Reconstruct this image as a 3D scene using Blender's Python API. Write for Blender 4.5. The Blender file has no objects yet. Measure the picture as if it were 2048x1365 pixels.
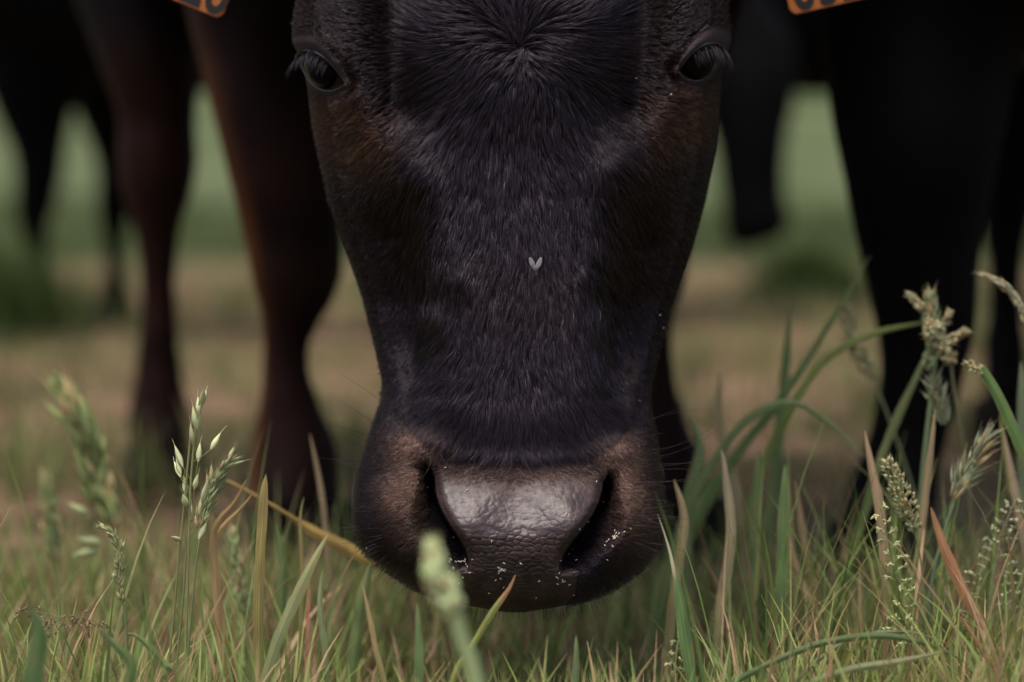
import bpy, bmesh, math, random
import numpy as np
from mathutils import Vector, Matrix

random.seed(7)
RNG = np.random.default_rng(7)
R = math.radians
sc = bpy.context.scene
COL = sc.collection

# ------------------------------------------------------------------ camera
F = 4879.0                      # focal length in photograph pixels (2048 wide)
CAMH = 0.29
PITCH = math.atan(282.5 / F)
cam_d = bpy.data.cameras.new('camera')
cam = bpy.data.objects.new('camera', cam_d)
COL.objects.link(cam)
cam.location = (0, 0, CAMH)
cam.rotation_euler = (math.pi / 2 - PITCH, 0, 0)
cam_d.sensor_width = 36
cam_d.lens = 36 * F / 2048
cam_d.clip_start = 0.05
cam_d.clip_end = 3000
cam_d.dof.use_dof = True
cam_d.dof.focus_distance = 1.216
cam_d.dof.aperture_fstop = 4.2
cam_d.dof.aperture_blades = 0
sc.camera = cam

# ------------------------------------------------------------------ sky, sun, exposure
SUN_EL, SUN_ROT = R(76), R(-140)
w = bpy.data.worlds.new('World')
sc.world = w
w.use_nodes = True
nt = w.node_tree
sky = nt.nodes.new('ShaderNodeTexSky')
sky.sky_type = 'NISHITA'
sky.sun_disc = False
sky.sun_elevation = SUN_EL
sky.sun_rotation = SUN_ROT
sky.air_density = 1.0
sky.dust_density = 4.0
sky.ozone_density = 0.4
bg = nt.nodes['Background']
nt.links.new(sky.outputs[0], bg.inputs[0])
bg.inputs[1].default_value = 0.075
sl = bpy.data.lights.new('sun', 'SUN')
sl.energy = 1.5
sl.angle = R(40)
sl.color = (1.0, 0.92, 0.80)
so = bpy.data.objects.new('sun', sl)
COL.objects.link(so)
# direction towards the sun: in front of the camera's left, high up
sd = Vector((math.sin(SUN_ROT) * math.cos(SUN_EL), math.cos(SUN_ROT) * math.cos(SUN_EL), math.sin(SUN_EL)))
so.rotation_euler = sd.to_track_quat('Z', 'Y').to_euler()
so.location = (0, 0, 6)
sc.view_settings.view_transform = 'Standard'
sc.view_settings.look = 'None'
sc.view_settings.gamma = 1
sc.view_settings.exposure = 1.1
sc.render.engine = 'CYCLES'
sc.cycles.use_denoising = True
sc.cycles.denoiser = 'OPENIMAGEDENOISE'
sc.cycles.max_bounces = 8
sc.cycles.transparent_max_bounces = 8
sc.cycles.sample_clamp_indirect = 4
sc.cycles_curves.shape = 'THICK'


# ------------------------------------------------------------------ helpers
def W(px, py, d):
    """point seen at photo pixel (px, py) at distance d along the view axis"""
    px = np.asarray(px, float); py = np.asarray(py, float); d = np.asarray(d, float)
    px, py, d = np.broadcast_arrays(px, py, d)
    a = (px - 1024.0) / F * d
    b = (682.5 - py) / F * d
    c, s = math.cos(PITCH), math.sin(PITCH)
    return np.stack([a, d * c + b * s, CAMH - d * s + b * c], axis=-1)


def WV(px, py, d):
    return Vector(W(px, py, d).tolist())


def ground_d(y):
    return y * math.cos(PITCH) + CAMH * math.sin(PITCH)


def mesh_np(name, V, faces, smooth=True):
    """faces: (n,4) or (n,3) int array"""
    me = bpy.data.meshes.new(name)
    V = np.ascontiguousarray(V, dtype=np.float32)
    faces = np.ascontiguousarray(faces, dtype=np.int32)
    k = faces.shape[1]
    me.vertices.add(len(V))
    me.vertices.foreach_set('co', V.ravel())
    me.loops.add(faces.size)
    me.loops.foreach_set('vertex_index', faces.ravel())
    me.polygons.add(len(faces))
    me.polygons.foreach_set('loop_start', np.arange(0, faces.size, k, dtype=np.int32))
    me.polygons.foreach_set('loop_total', np.full(len(faces), k, dtype=np.int32))
    if smooth:
        me.polygons.foreach_set('use_smooth', np.ones(len(faces), dtype=bool))
    me.update()
    me.validate()
    return me


def fattr(me, name, arr, kind='FLOAT', dom='POINT'):
    a = me.attributes.new(name, kind, dom)
    if kind == 'FLOAT':
        a.data.foreach_set('value', np.ascontiguousarray(arr, dtype=np.float32).ravel())
    else:
        arr = np.asarray(arr, dtype=np.float32)
        if arr.shape[1] == 3:
            arr = np.concatenate([arr, np.ones((len(arr), 1), np.float32)], 1)
        a.data.foreach_set('color', np.ascontiguousarray(arr).ravel())


def link(name, data, mat=None, parent=None):
    o = bpy.data.objects.new(name, data)
    COL.objects.link(o)
    if mat is not None:
        data.materials.append(mat)
    if parent is not None:
        o.parent = parent
        o.matrix_parent_inverse = Matrix.Translation(-Vector(parent.location))
    return o


def tag(o, label=None, cat=None, group=None, kind=None):
    if label: o['label'] = label
    if cat: o['category'] = cat
    if group: o['group'] = group
    if kind: o['kind'] = kind
    return o


def empty(name, loc):
    o = bpy.data.objects.new(name, None)
    o.empty_display_size = 0.05
    o.location = loc
    COL.objects.link(o)
    return o


def smooth01(a, b, x):
    t = np.clip((x - a) / (b - a), 0, 1)
    return t * t * (3 - 2 * t)


_ng = {}
def noise2(x, y, scale, seed=0):
    key = seed
    if key not in _ng:
        _ng[key] = np.random.default_rng(1000 + seed).uniform(-1, 1, (256, 256))
    g = _ng[key]
    x = np.asarray(x) / scale + 57.3; y = np.asarray(y) / scale + 31.7
    xi = np.floor(x).astype(int); yi = np.floor(y).astype(int)
    fx = x - xi; fy = y - yi
    fx = fx * fx * (3 - 2 * fx); fy = fy * fy * (3 - 2 * fy)
    a = g[yi % 256, xi % 256]; b = g[yi % 256, (xi + 1) % 256]
    c = g[(yi + 1) % 256, xi % 256]; d = g[(yi + 1) % 256, (xi + 1) % 256]
    return (a * (1 - fx) + b * fx) * (1 - fy) + (c * (1 - fx) + d * fx) * fy


# ------------------------------------------------------------------ materials
def new_mat(name):
    m = bpy.data.materials.new(name)
    m.use_nodes = True
    n = m.node_tree
    b = n.nodes['Principled BSDF']
    return m, n, b


def N(n, t, **kw):
    x = n.nodes.new(t)
    for k, v in kw.items():
        setattr(x, k, v)
    return x


def simple_mat(name, col, rough=0.6, noise=0.0, nscale=60.0, bump=0.0, spec=0.5, sheen=0.0, sheencol=(1, 1, 1)):
    m, n, b = new_mat(name)
    b.inputs['Roughness'].default_value = rough
    b.inputs['Specular IOR Level'].default_value = spec
    b.inputs['Sheen Weight'].default_value = sheen
    b.inputs['Sheen Tint'].default_value = (*sheencol, 1)
    tc = N(n, 'ShaderNodeTexCoord')
    nz = N(n, 'ShaderNodeTexNoise')
    nz.inputs['Scale'].default_value = nscale
    nz.inputs['Detail'].default_value = 6
    n.links.new(tc.outputs['Object'], nz.inputs['Vector'])
    mx = N(n, 'ShaderNodeMix', data_type='RGBA')
    mx.inputs[6].default_value = tuple(c * (1 - noise) for c in col) + (1,)
    mx.inputs[7].default_value = tuple(min(1, c * (1 + noise)) for c in col) + (1,)
    n.links.new(nz.outputs[0], mx.inputs[0])
    n.links.new(mx.outputs[2], b.inputs['Base Color'])
    if bump:
        bp = N(n, 'ShaderNodeBump')
        bp.inputs['Strength'].default_value = 1
        bp.inputs['Distance'].default_value = bump
        n.links.new(nz.outputs[0], bp.inputs['Height'])
        n.links.new(bp.outputs[0], b.inputs['Normal'])
    return m


def plant_mat(name, trans=0.35, rough=0.55):
    """leaf material: colour comes from the plant's own colour attribute"""
    m, n, b = new_mat(name)
    at = N(n, 'ShaderNodeAttribute'); at.attribute_name = 'col'
    tc = N(n, 'ShaderNodeTexCoord')
    nz = N(n, 'ShaderNodeTexNoise')
    nz.inputs['Scale'].default_value = 220
    nz.inputs['Detail'].default_value = 4
    mp = N(n, 'ShaderNodeMapping'); mp.inputs['Scale'].default_value = (1, 1, 0.12)
    n.links.new(tc.outputs['Object'], mp.inputs[0]); n.links.new(mp.outputs[0], nz.inputs['Vector'])
    mr = N(n, 'ShaderNodeMapRange'); mr.inputs[3].default_value = 0.72; mr.inputs[4].default_value = 1.25
    n.links.new(nz.outputs[0], mr.inputs[0])
    mul = N(n, 'ShaderNodeVectorMath', operation='MULTIPLY')
    n.links.new(at.outputs['Color'], mul.inputs[0]); n.links.new(mr.outputs[0], mul.inputs[1])
    n.links.new(mul.outputs[0], b.inputs['Base Color'])
    b.inputs['Roughness'].default_value = rough
    b.inputs['Specular IOR Level'].default_value = 0.35
    tr = N(n, 'ShaderNodeBsdfTranslucent')
    n.links.new(mul.outputs[0], tr.inputs[0])
    ms = N(n, 'ShaderNodeMixShader'); ms.inputs[0].default_value = trans
    n.links.new(b.outputs[0], ms.inputs[1]); n.links.new(tr.outputs[0], ms.inputs[2])
    n.links.new(ms.outputs[0], n.nodes['Material Output'].inputs[0])
    return m


M_plant = plant_mat('plant')
M_seed = plant_mat('seed_husk', 0.2, 0.6)
M_coat = simple_mat('dark_coat', (0.0045, 0.0032, 0.0032), 0.7, 0.5, 90, 0.0015, 0.12)
M_coat2 = simple_mat('black_coat', (0.0022, 0.0018, 0.0021), 0.75, 0.4, 90, 0.0015, 0.08)
M_hoof = simple_mat('hoof_horn', (0.011, 0.0085, 0.007), 0.85, 0.4, 60, 0.001, 0.08)
M_eye, _n, _b = new_mat('eye_wet')
_b.inputs['Base Color'].default_value = (0.004, 0.003, 0.003, 1)
_b.inputs['Roughness'].default_value = 0.08
_b.inputs['IOR'].default_value = 1.15
M_lid = simple_mat('eyelid_skin', (0.040, 0.033, 0.036), 0.5, 0.35, 500, 0.0004, 0.5)
M_rim = simple_mat('eye_rim_skin', (0.022, 0.020, 0.022), 0.2, 0.3, 500, 0.0003, 0.6)
M_tag = simple_mat('orange_plastic', (0.50, 0.145, 0.025), 0.4, 0.12, 30, 0.0)
M_ink = simple_mat('tag_ink', (0.012, 0.010, 0.012), 0.5, 0.2, 60)


def hair_mat(name, rough=0.38, dark=1.0):
    m = bpy.data.materials.new(name)
    m.use_nodes = True
    n = m.node_tree
    b = n.nodes['Principled BSDF']
    at = N(n, 'ShaderNodeAttribute'); at.attribute_name = 'col'
    n.links.new(at.outputs['Color'], b.inputs['Base Color'])
    b.inputs['Roughness'].default_value = rough
    b.inputs['Specular IOR Level'].default_value = 0.5
    b.inputs['Specular Tint'].default_value = (0.92, 0.80, 0.98, 1)
    return m


M_hair = hair_mat('coat_hair')
M_lash = hair_mat('lash_hair', 0.4)

# skin of the head: black-brown hide, brown nostril wings, wet leathery pad
M_skin, n, b = new_mat('head_skin')
tc = N(n, 'ShaderNodeTexCoord')
a_pad = N(n, 'ShaderNodeAttribute'); a_pad.attribute_name = 'pad'
a_col = N(n, 'ShaderNodeAttribute'); a_col.attribute_name = 'col'
a_wet = N(n, 'ShaderNodeAttribute'); a_wet.attribute_name = 'wet'
nz = N(n, 'ShaderNodeTexNoise'); nz.inputs['Scale'].default_value = 900; nz.inputs['Detail'].default_value = 5
n.links.new(tc.outputs['Object'], nz.inputs['Vector'])
mr = N(n, 'ShaderNodeMapRange'); mr.inputs[3].default_value = 0.55; mr.inputs[4].default_value = 1.45
n.links.new(nz.outputs[0], mr.inputs[0])
mul = N(n, 'ShaderNodeVectorMath', operation='MULTIPLY')
n.links.new(a_col.outputs['Color'], mul.inputs[0]); n.links.new(mr.outputs[0], mul.inputs[1])
n.links.new(mul.outputs[0], b.inputs['Base Color'])
# roughness: hide 0.6, pad 0.34, wet upper pad 0.16 with patches
nz2 = N(n, 'ShaderNodeTexNoise'); nz2.inputs['Scale'].default_value = 330; nz2.inputs['Detail'].default_value = 6
n.links.new(tc.outputs['Object'], nz2.inputs['Vector'])
r1 = N(n, 'ShaderNodeMix'); r1.inputs[2].default_value = 0.62; r1.inputs[3].default_value = 0.40
n.links.new(a_pad.outputs['Fac'], r1.inputs[0])
wetm = N(n, 'ShaderNodeMath', operation='MULTIPLY')
wr = N(n, 'ShaderNodeMapRange'); wr.inputs[1].default_value = 0.38; wr.inputs[2].default_value = 0.62; wr.inputs[3].default_value = 0.25; wr.inputs[4].default_value = 0.55
n.links.new(nz2.outputs[0], wr.inputs[0])
n.links.new(a_wet.outputs['Fac'], wetm.inputs[0]); n.links.new(wr.outputs[0], wetm.inputs[1])
r2 = N(n, 'ShaderNodeMix'); r2.inputs[3].default_value = 0.46
n.links.new(wetm.outputs[0], r2.inputs[0]); n.links.new(r1.outputs[0], r2.inputs[2])
n.links.new(r2.outputs[0], b.inputs['Roughness'])
n.links.new(wetm.outputs[0], b.inputs['Coat Weight'])
b.inputs['Coat Roughness'].default_value = 0.27
b.inputs['Coat Tint'].default_value = (0.9, 0.88, 1, 1)
sp_ = N(n, 'ShaderNodeMapRange'); sp_.inputs[3].default_value = 0.06; sp_.inputs[4].default_value = 0.22
b.inputs['Specular Tint'].default_value = (0.82, 0.80, 1.0, 1)
n.links.new(a_pad.outputs['Fac'], sp_.inputs[0]); n.links.new(sp_.outputs[0], b.inputs['Specular IOR Level'])
# fine bump: grain on the hide, small pores on the pad
mb = N(n, 'ShaderNodeBump'); mb.inputs['Distance'].default_value = 0.0004; mb.inputs['Strength'].default_value = 0.8
n.links.new(nz.outputs[0], mb.inputs['Height'])
vo = N(n, 'ShaderNodeTexVoronoi'); vo.feature = 'DISTANCE_TO_EDGE'; vo.inputs['Scale'].default_value = 560
n.links.new(tc.outputs['Object'], vo.inputs['Vector'])
vr = N(n, 'ShaderNodeMapRange'); vr.inputs[2].default_value = 0.25
n.links.new(vo.outputs['Distance'], vr.inputs[0])
vm = N(n, 'ShaderNodeMath', operation='MULTIPLY')
vq = N(n, 'ShaderNodeMath', operation='SUBTRACT'); vq.use_clamp = True
n.links.new(a_pad.outputs['Fac'], vq.inputs[0]); n.links.new(a_wet.outputs['Fac'], vq.inputs[1])
n.links.new(vr.outputs[0], vm.inputs[0]); n.links.new(vq.outputs[0], vm.inputs[1])
mb2 = N(n, 'ShaderNodeBump'); mb2.inputs['Distance'].default_value = 0.00012; mb2.inputs['Strength'].default_value = 0.7
n.links.new(vm.outputs[0], mb2.inputs['Height']); n.links.new(mb.outputs[0], mb2.inputs['Normal'])
n.links.new(mb2.outputs[0], b.inputs['Normal'])

# ------------------------------------------------------------------ ground
M_ground, n, b = new_mat('meadow_soil')
tc = N(n, 'ShaderNodeTexCoord')
nz = N(n, 'ShaderNodeTexNoise'); nz.inputs['Scale'].default_value = 4.5; nz.inputs['Detail'].default_value = 8
n.links.new(tc.outputs['Object'], nz.inputs['Vector'])
sep = N(n, 'ShaderNodeSeparateXYZ'); n.links.new(tc.outputs['Object'], sep.inputs[0])
far = N(n, 'ShaderNodeMapRange'); far.inputs[1].default_value = 8.0; far.inputs[2].default_value = 12.0
n.links.new(sep.outputs[1], far.inputs[0])
nc = N(n, 'ShaderNodeMix', data_type='RGBA')
rr = N(n, 'ShaderNodeMapRange'); rr.inputs[1].default_value = 0.4; rr.inputs[2].default_value = 0.6
n.links.new(nz.outputs[0], rr.inputs[0]); n.links.new(rr.outputs[0], nc.inputs[0])
nc.inputs[6].default_value = (0.19, 0.125, 0.08, 1)
nc.inputs[7].default_value = (0.05, 0.055, 0.02, 1)
fc = N(n, 'ShaderNodeMix', data_type='RGBA')
nzf = N(n, 'ShaderNodeTexNoise'); nzf.inputs['Scale'].default_value = 0.55; nzf.inputs['Detail'].default_value = 6
n.links.new(tc.outputs['Object'], nzf.inputs['Vector'])
rf = N(n, 'ShaderNodeMapRange'); rf.inputs[1].default_value = 0.38; rf.inputs[2].default_value = 0.62
n.links.new(nzf.outputs[0], rf.inputs[0])
n.links.new(rf.outputs[0], fc.inputs[0])
fc.inputs[6].default_value = (0.055, 0.080, 0.028, 1)
fc.inputs[7].default_value = (0.125, 0.145, 0.072, 1)
mx = N(n, 'ShaderNodeMix', data_type='RGBA')
n.links.new(far.outputs[0], mx.inputs[0]); n.links.new(nc.outputs[2], mx.inputs[6]); n.links.new(fc.outputs[2], mx.inputs[7])
n.links.new(mx.outputs[2], b.inputs['Base Color'])
b.inputs['Roughness'].default_value = 0.95
b.inputs['Specular IOR Level'].default_value = 0.1


def ground_z(x, y):
    x = np.asarray(x, float); y = np.asarray(y, float)
    t = np.clip((y - 9) / 60, 0, 1)
    z = 0.075 * 60 * t * t * 0.9 + np.clip(y - 69, 0, 1e4) * 0.02
    z = z + 0.012 * noise2(x * 100, y * 100, 55, 3) * np.clip((y - 0.2) / 1.0, 0, 1) + 0.026 * noise2(x * 100, y * 100, 17, 4) * np.clip((y - 2.0) / 1.0, 0, 1)
    return z


gx = np.concatenate([-np.geomspace(600, 3, 24), np.linspace(-2.5, 2.5, 90), np.geomspace(3, 600, 24)])
gy = np.concatenate([-np.geomspace(300, 1, 14), np.linspace(-0.5, 8, 190), np.geomspace(8.3, 1500, 70)])
GX, GY = np.meshgrid(gx, gy)
GZ = ground_z(GX, GY)
V = np.stack([GX, GY, GZ], -1).reshape(-1, 3)
nr, ncn = GX.shape
i = np.arange(nr - 1)[:, None] * ncn + np.arange(ncn - 1)[None, :]
Fc = np.stack([i, i + 1, i + ncn + 1, i + ncn], -1).reshape(-1, 4)
g = link('ground', mesh_np('ground', V, Fc), M_ground)
tag(g, 'meadow ground of brown hay litter and green turf rising to a far green slope', None, None, 'structure')

# ------------------------------------------------------------------ head depth field (photo pixels -> millimetres behind 1.2 m)
_T = np.arange(-330, 1226)


def table(pts, sig=14):
    p = np.array(pts, float)
    v = np.interp(_T, p[:, 0], p[:, 1])
    if sig:
        k = np.arange(-3 * sig, 3 * sig + 1)
        g_ = np.exp(-k * k / (2.0 * sig * sig)); g_ /= g_.sum()
        vp = np.concatenate([np.full(3 * sig, v[0]), v, v[-1] + (v[-1] - v[-2]) * 0 * np.arange(3 * sig)])
        v = np.convolve(vp, g_, 'valid')
    return v


def tl(tab, py):
    return np.interp(py, _T, tab)


T_XL = table([(-330, 800), (-300, 720), (-260, 660), (-180, 615), (-60, 598), (0, 592), (50, 584), (85, 584), (115, 600), (160, 612), (200, 618), (250, 623), (300, 634),
              (400, 656), (500, 690), (560, 712), (600, 725), (700, 750), (760, 763), (800, 764), (850, 748), (935, 720), (985, 713), (1034, 710), (1072, 714),
              (1097, 724), (1117, 744), (1134, 768), (1151, 795), (1171, 822), (1184, 848), (1195, 876), (1205, 906), (1213, 940), (1219, 970), (1223, 1000), (1225, 1030)], 4)
T_XR = table([(-330, 1290), (-300, 1370), (-260, 1430), (-180, 1460), (-60, 1458), (0, 1456), (50, 1462), (85, 1462), (115, 1450), (160, 1442), (200, 1440), (250, 1437), (300, 1432),
              (400, 1412), (500, 1385), (560, 1365), (600, 1350), (700, 1320), (760, 1304), (800, 1298), (868, 1309), (937, 1319), (1005, 1323), (1060, 1322),
              (1090, 1316), (1125, 1294), (1159, 1252), (1177, 1225), (1193, 1192), (1204, 1160), (1212, 1130), (1219, 1095), (1223, 1062), (1225, 1034)], 4)
T_CX = table([(-330, 1045), (0, 1042), (400, 1035), (800, 1032), (1060, 1032), (1180, 1030), (1225, 1032)], 14)
T_YF = table([(-330, 84), (-250, 62), (-150, 48), (0, 37), (100, 34), (200, 34), (300, 35.5), (400, 34), (600, 29), (750, 26), (850, 25), (900, 25),
              (935, 22), (980, 13.5), (1025, 6), (1055, 1.2), (1075, 0), (1110, 1.0), (1150, 3.5), (1180, 7.5), (1200, 13), (1213, 20), (1220, 28), (1225, 38)], 6)
T_A = table([(-330, 60), (0, 58), (200, 66), (400, 70), (600, 62), (750, 50), (820, 46), (900, 44), (1000, 46), (1120, 46), (1180, 38), (1210, 26), (1225, 14)], 10)
T_B = table([(-330, 2), (0, 2), (150, 2), (250, 6), (400, 10), (500, 20), (600, 30), (680, 30), (750, 22), (830, 9), (890, 0), (1225, 0)], 14)
T_U1 = table([(-330, .5), (300, .52), (500, .50), (600, .50), (700, .56), (800, .66), (900, .7), (1225, .7)], 14)
T_P = table([(-330, 2.4), (0, 2.5), (300, 2.2), (700, 2.2), (850, 2.5), (1000, 2.7), (1225, 2.3)], 14)
T_RB = table([(-330, 60), (-200, 120), (0, 150), (300, 140), (600, 105), (850, 80), (1000, 62), (1150, 50), (1225, 40)], 14)

# pad edges that hide the nostrils
EL = np.array([(853, 929), (864, 941), (868, 960), (870, 985), (876, 1008), (886, 1030), (900, 1053), (916, 1076), (929, 1098), (938, 1122)], float)
ER = np.array([(1216, 948), (1209, 962), (1205, 985), (1199, 1006), (1186, 1032), (1166, 1060), (1146, 1084), (1129, 1108), (1120, 1130)], float)


def seg_gauss(px, py, a, b_, w0, w1=None):
    """gaussian ridge along segment a-b; widths in px"""
    if w1 is None: w1 = w0
    ax, ay = a; bx, by = b_
    dx, dy = bx - ax, by - ay
    t = np.clip(((px - ax) * dx + (py - ay) * dy) / (dx * dx + dy * dy), 0, 1)
    d2 = (px - ax - t * dx) ** 2 + (py - ay - t * dy) ** 2
    ww = w0 + (w1 - w0) * t
    return np.exp(-d2 / (2 * ww * ww))


def gs(px, py, cx, cy, sx, sy, rot=0.0):
    dx, dy = px - cx, py - cy
    if rot:
        c, s = math.cos(rot), math.sin(rot)
        dx, dy = dx * c + dy * s, -dx * s + dy * c
    return np.exp(-0.5 * ((dx / sx) ** 2 + (dy / sy) ** 2))


def edge_x(E, py):
    return np.interp(py, E[:, 1], E[:, 0])


def nostril(px, py):
    """backward push (mm) of the nostril openings: a cliff at the pad edge, rising to the wing"""
    out = np.zeros_like(px)
    for E, sgn in ((EL, -1), (ER, 1)):
        ex = edge_x(E, py)
        # local slope of the edge to turn horizontal distance into a normal one
        sl_ = (edge_x(E, py + 4) - edge_x(E, py - 4)) / 8.0
        dn = (px - ex) * sgn / np.sqrt(1 + sl_ * sl_)
        t = (py - E[0, 1]) / (E[-1, 1] - E[0, 1])
        Dp = 25.0 * smooth01(-0.08, 0.16, t) * (1 - 0.75 * smooth01(0.72, 1.12, t)) * (1 - smooth01(1.0, 1.14, t))
        wd = 30 + 46 * smooth01(0.0, 0.8, t)
        q = np.clip(dn / wd, 0, 1)
        prof = (0.16 * smooth01(-26, 0, dn) ** 2 + 0.84 * smooth01(-3, 6, dn)) * (1 - q) ** 1.5 * (1 + 1.2 * q)
        out = out + Dp * prof
    return out


def pad_mask(px, py):
    """1 on the hairless leather of nose and lip"""
    lft = np.interp(py, [905, 929, 1122, 1150, 1190, 1230], [900, 862, 938, 905, 910, 950])
    lft = np.where((py > 929) & (py < 1122), edge_x(EL, py), lft)
    rgt = np.interp(py, [905, 948, 1130, 1142, 1190, 1230], [1180, 1212, 1120, 1158, 1150, 1110])
    rgt = np.where((py > 948) & (py < 1130), edge_x(ER, py), rgt)
    side = smooth01(-4, 4, px - lft) * smooth01(-4, 4, rgt - px)
    top = smooth01(945, 1015, py + 10 * noise2(px, py, 40, 9) + 26 * ((px - 1035) / 170.0) ** 2)
    return side * top


EYES = [dict(c=(648, 132), up=[(590, 114), (602, 102), (622, 101), (645, 113), (665, 131), (681, 151), (692, 168)],
             lo=[(592, 114), (606, 138), (616, 158), (634, 176), (656, 183), (676, 179), (692, 168)], s=-1, tilt=1),
        dict(c=(1396, 118), up=[(1449, 100), (1439, 88), (1419, 86), (1400, 94), (1383, 107), (1368, 125), (1357, 142)],
             lo=[(1448, 100), (1434, 124), (1420, 148), (1400, 162), (1380, 161), (1364, 153), (1357, 142)], s=1, tilt=-1)]


def poly_dist(px, py, pts):
    best = np.full(np.shape(px), 1e9)
    for (ax, ay), (bx, by) in zip(pts[:-1], pts[1:]):
        dx, dy = bx - ax, by - ay
        t = np.clip(((px - ax) * dx + (py - ay) * dy) / (dx * dx + dy * dy), 0, 1)
        best = np.minimum(best, (px - ax - t * dx) ** 2 + (py - ay - t * dy) ** 2)
    return np.sqrt(best)


def inside_eye(px, py, E):
    """> 0 inside the opening (px to the nearest lid)"""
    P = E['up'] + E['lo'][::-1]
    ins = np.zeros(np.shape(px), bool)
    n_ = len(P)
    for k in range(n_):
        x1, y1 = P[k]; x2, y2 = P[(k + 1) % n_]
        if y1 == y2: continue
        c = ((y1 > py) != (y2 > py)) & (px < (x2 - x1) * (py - y1) / (y2 - y1) + x1)
        ins ^= c
    return ins


def eye_fields(px, py):
    """(raise in mm, upper lid mask, lower rim mask)"""
    up_ = np.zeros(np.shape(px)); mu = np.zeros(np.shape(px)); ml = np.zeros(np.shape(px))
    for E in EYES:
        du = poly_dist(px, py, E['up']); dl = poly_dist(px, py, E['lo'])
        ins = inside_eye(px, py, E)
        out = ~ins
        # fleshy upper lid, fold above it, thinner lower rim and bag below
        x0 = E['c'][0]
        outer = smooth01(-30, 45, (px - x0) * E['s'])
        wu = 9 + 13 * outer
        up_ = up_ + np.where(out & (du < dl + 6), 3.2 * smooth01(0, 4, du + 1) * np.exp(-(np.maximum(du - wu * .5, 0) / (wu * .8)) ** 2) - 1.5 * np.exp(-((du - wu * 2.1) / 6) ** 2), 0)
        up_ = up_ + np.where(out & (dl <= du + 6), 2.2 * np.exp(-(dl / 8) ** 2) - 1.2 * np.exp(-((dl - 20) / 6) ** 2) + 0.8 * np.exp(-((dl - 32) / 7) ** 2), 0)
        up_ = np.where(ins, up_ - 5.0 * smooth01(0, 6, np.minimum(du, dl)), up_)
        mu = np.maximum(mu, np.where(out & (du < dl), 1 - smooth01(wu * 1.1, wu * 1.8, du), 0))
        ml = np.maximum(ml, np.where(out & (dl <= du), 1 - smooth01(6, 12, dl), 0))
    return up_, mu, ml


def lids(px, py):
    if px.size > 4000:
        out = np.zeros(px.shape)
        k = (py > 20) & (py < 240) & ((px < 740) | (px > 1310))
        if k.any():
            out[k] = eye_fields(px[k], py[k])[0]
        return out
    return eye_fields(px, py)[0]


def head_off(px, py, fine=True):
    px = np.asarray(px, float); py = np.asarray(py, float)
    xl, xr, cx = tl(T_XL, py), tl(T_XR, py), tl(T_CX, py)
    u = np.where(px < cx, (cx - px) / np.maximum(cx - xl, 1), (px - cx) / np.maximum(xr - cx, 1))
    u = np.clip(u, 0, 1)
    p = tl(T_P, py)
    se = 1 - np.power(np.clip(1 - u ** p, 0, 1), 1 / p)
    d = tl(T_YF, py) + tl(T_A, py) * se
    u1 = tl(T_U1, py)
    d = d + tl(T_B, py) * smooth01(0, 1, (u - u1 + 0.11) / 0.22)
    fade = 1 - u ** 6
    s = 0
    # hollows between forehead and orbit, and orbital / zygomatic ridges
    s = s - 18 * seg_gauss(px, py, (790, -60), (815, 205), 46, 48) - 18 * seg_gauss(px, py, (1286, -60), (1250, 205), 46, 48)
    s = s + 8 * seg_gauss(px, py, (700, 205), (800, 350), 34, 46) + 8 * seg_gauss(px, py, (1378, 200), (1270, 345), 34, 46)
    s = s + lids(px, py)
    s = s + 7 * seg_gauss(px, py, (600, 60), (676, 118), 18) + 7 * seg_gauss(px, py, (1448, 50), (1378, 115), 18)
    s = s + 5 * gs(px, py, 1040, 130, 120, 130)
    s = s - 4 * seg_gauss(px, py, (690, 290), (760, 430), 36) - 4 * seg_gauss(px, py, (1375, 290), (1310, 430), 36)
    # facial crest and cheek hollow
    s = s + 6 * seg_gauss(px, py, (840, 380), (905, 560), 34, 26) + 6 * seg_gauss(px, py, (1240, 360), (1225, 540), 34, 26)
    s = s - 12 * seg_gauss(px, py, (785, 480), (826, 715), 34, 40) - 14 * seg_gauss(px, py, (1285, 500), (1250, 715), 36, 40)
    # bridge of the nose, slightly raised rims
    s = s + 2.2 * seg_gauss(px, py, (925, 600), (915, 800), 26) + 2.8 * seg_gauss(px, py, (1165, 580), (1160, 780), 26)
    # nostril wings
    s = s + 8 * seg_gauss(px, py, (822, 905), (800, 1010), 26, 30) + 8 * seg_gauss(px, py, (1245, 915), (1272, 1010), 26, 30)
    s = s + 5 * gs(px, py, 850, 895, 34, 22) + 5 * gs(px, py, 1222, 908, 32, 22)
    s = s + 5 * seg_gauss(px, py, (800, 1010), (860, 1120), 34) + 5 * seg_gauss(px, py, (1275, 1010), (1210, 1120), 34)
    # pad: rounded shoulders along its edge, slight philtrum groove
    s = s + 3.5 * gs(px, py, 930, 1035, 46, 32, -0.6) + 3.5 * gs(px, py, 1140, 1035, 46, 32, 0.6)
    s = s - 0.8 * np.exp(-0.5 * ((px - 1035) / 30) ** 2) * smooth01(900, 960, py) * (1 - smooth01(1030, 1080, py))
    s = s + 2.0 * gs(px, py, 1030, 1120, 80, 40)
    d = d - s * fade
    ns = nostril(px, py)
    d = d + ns * (1 - u ** 12)
    if fine:
        pm = pad_mask(px, py)
        d = d - pad_relief(px, py) * pm
        d = d - 0.35 * noise2(px, py, 21, 5) * (1 - pm) * fade
    return d


_crng = np.random.default_rng(5)
_cells = {}
for gx_ in range(-1, 40):
    for gy_ in range(-1, 40):
        _cells[(gx_, gy_)] = _crng.uniform(0.12, 0.88, 2)
_CA = np.array([[_cells[(a - 1, c - 1)] for c in range(41)] for a in range(41)])


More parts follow.
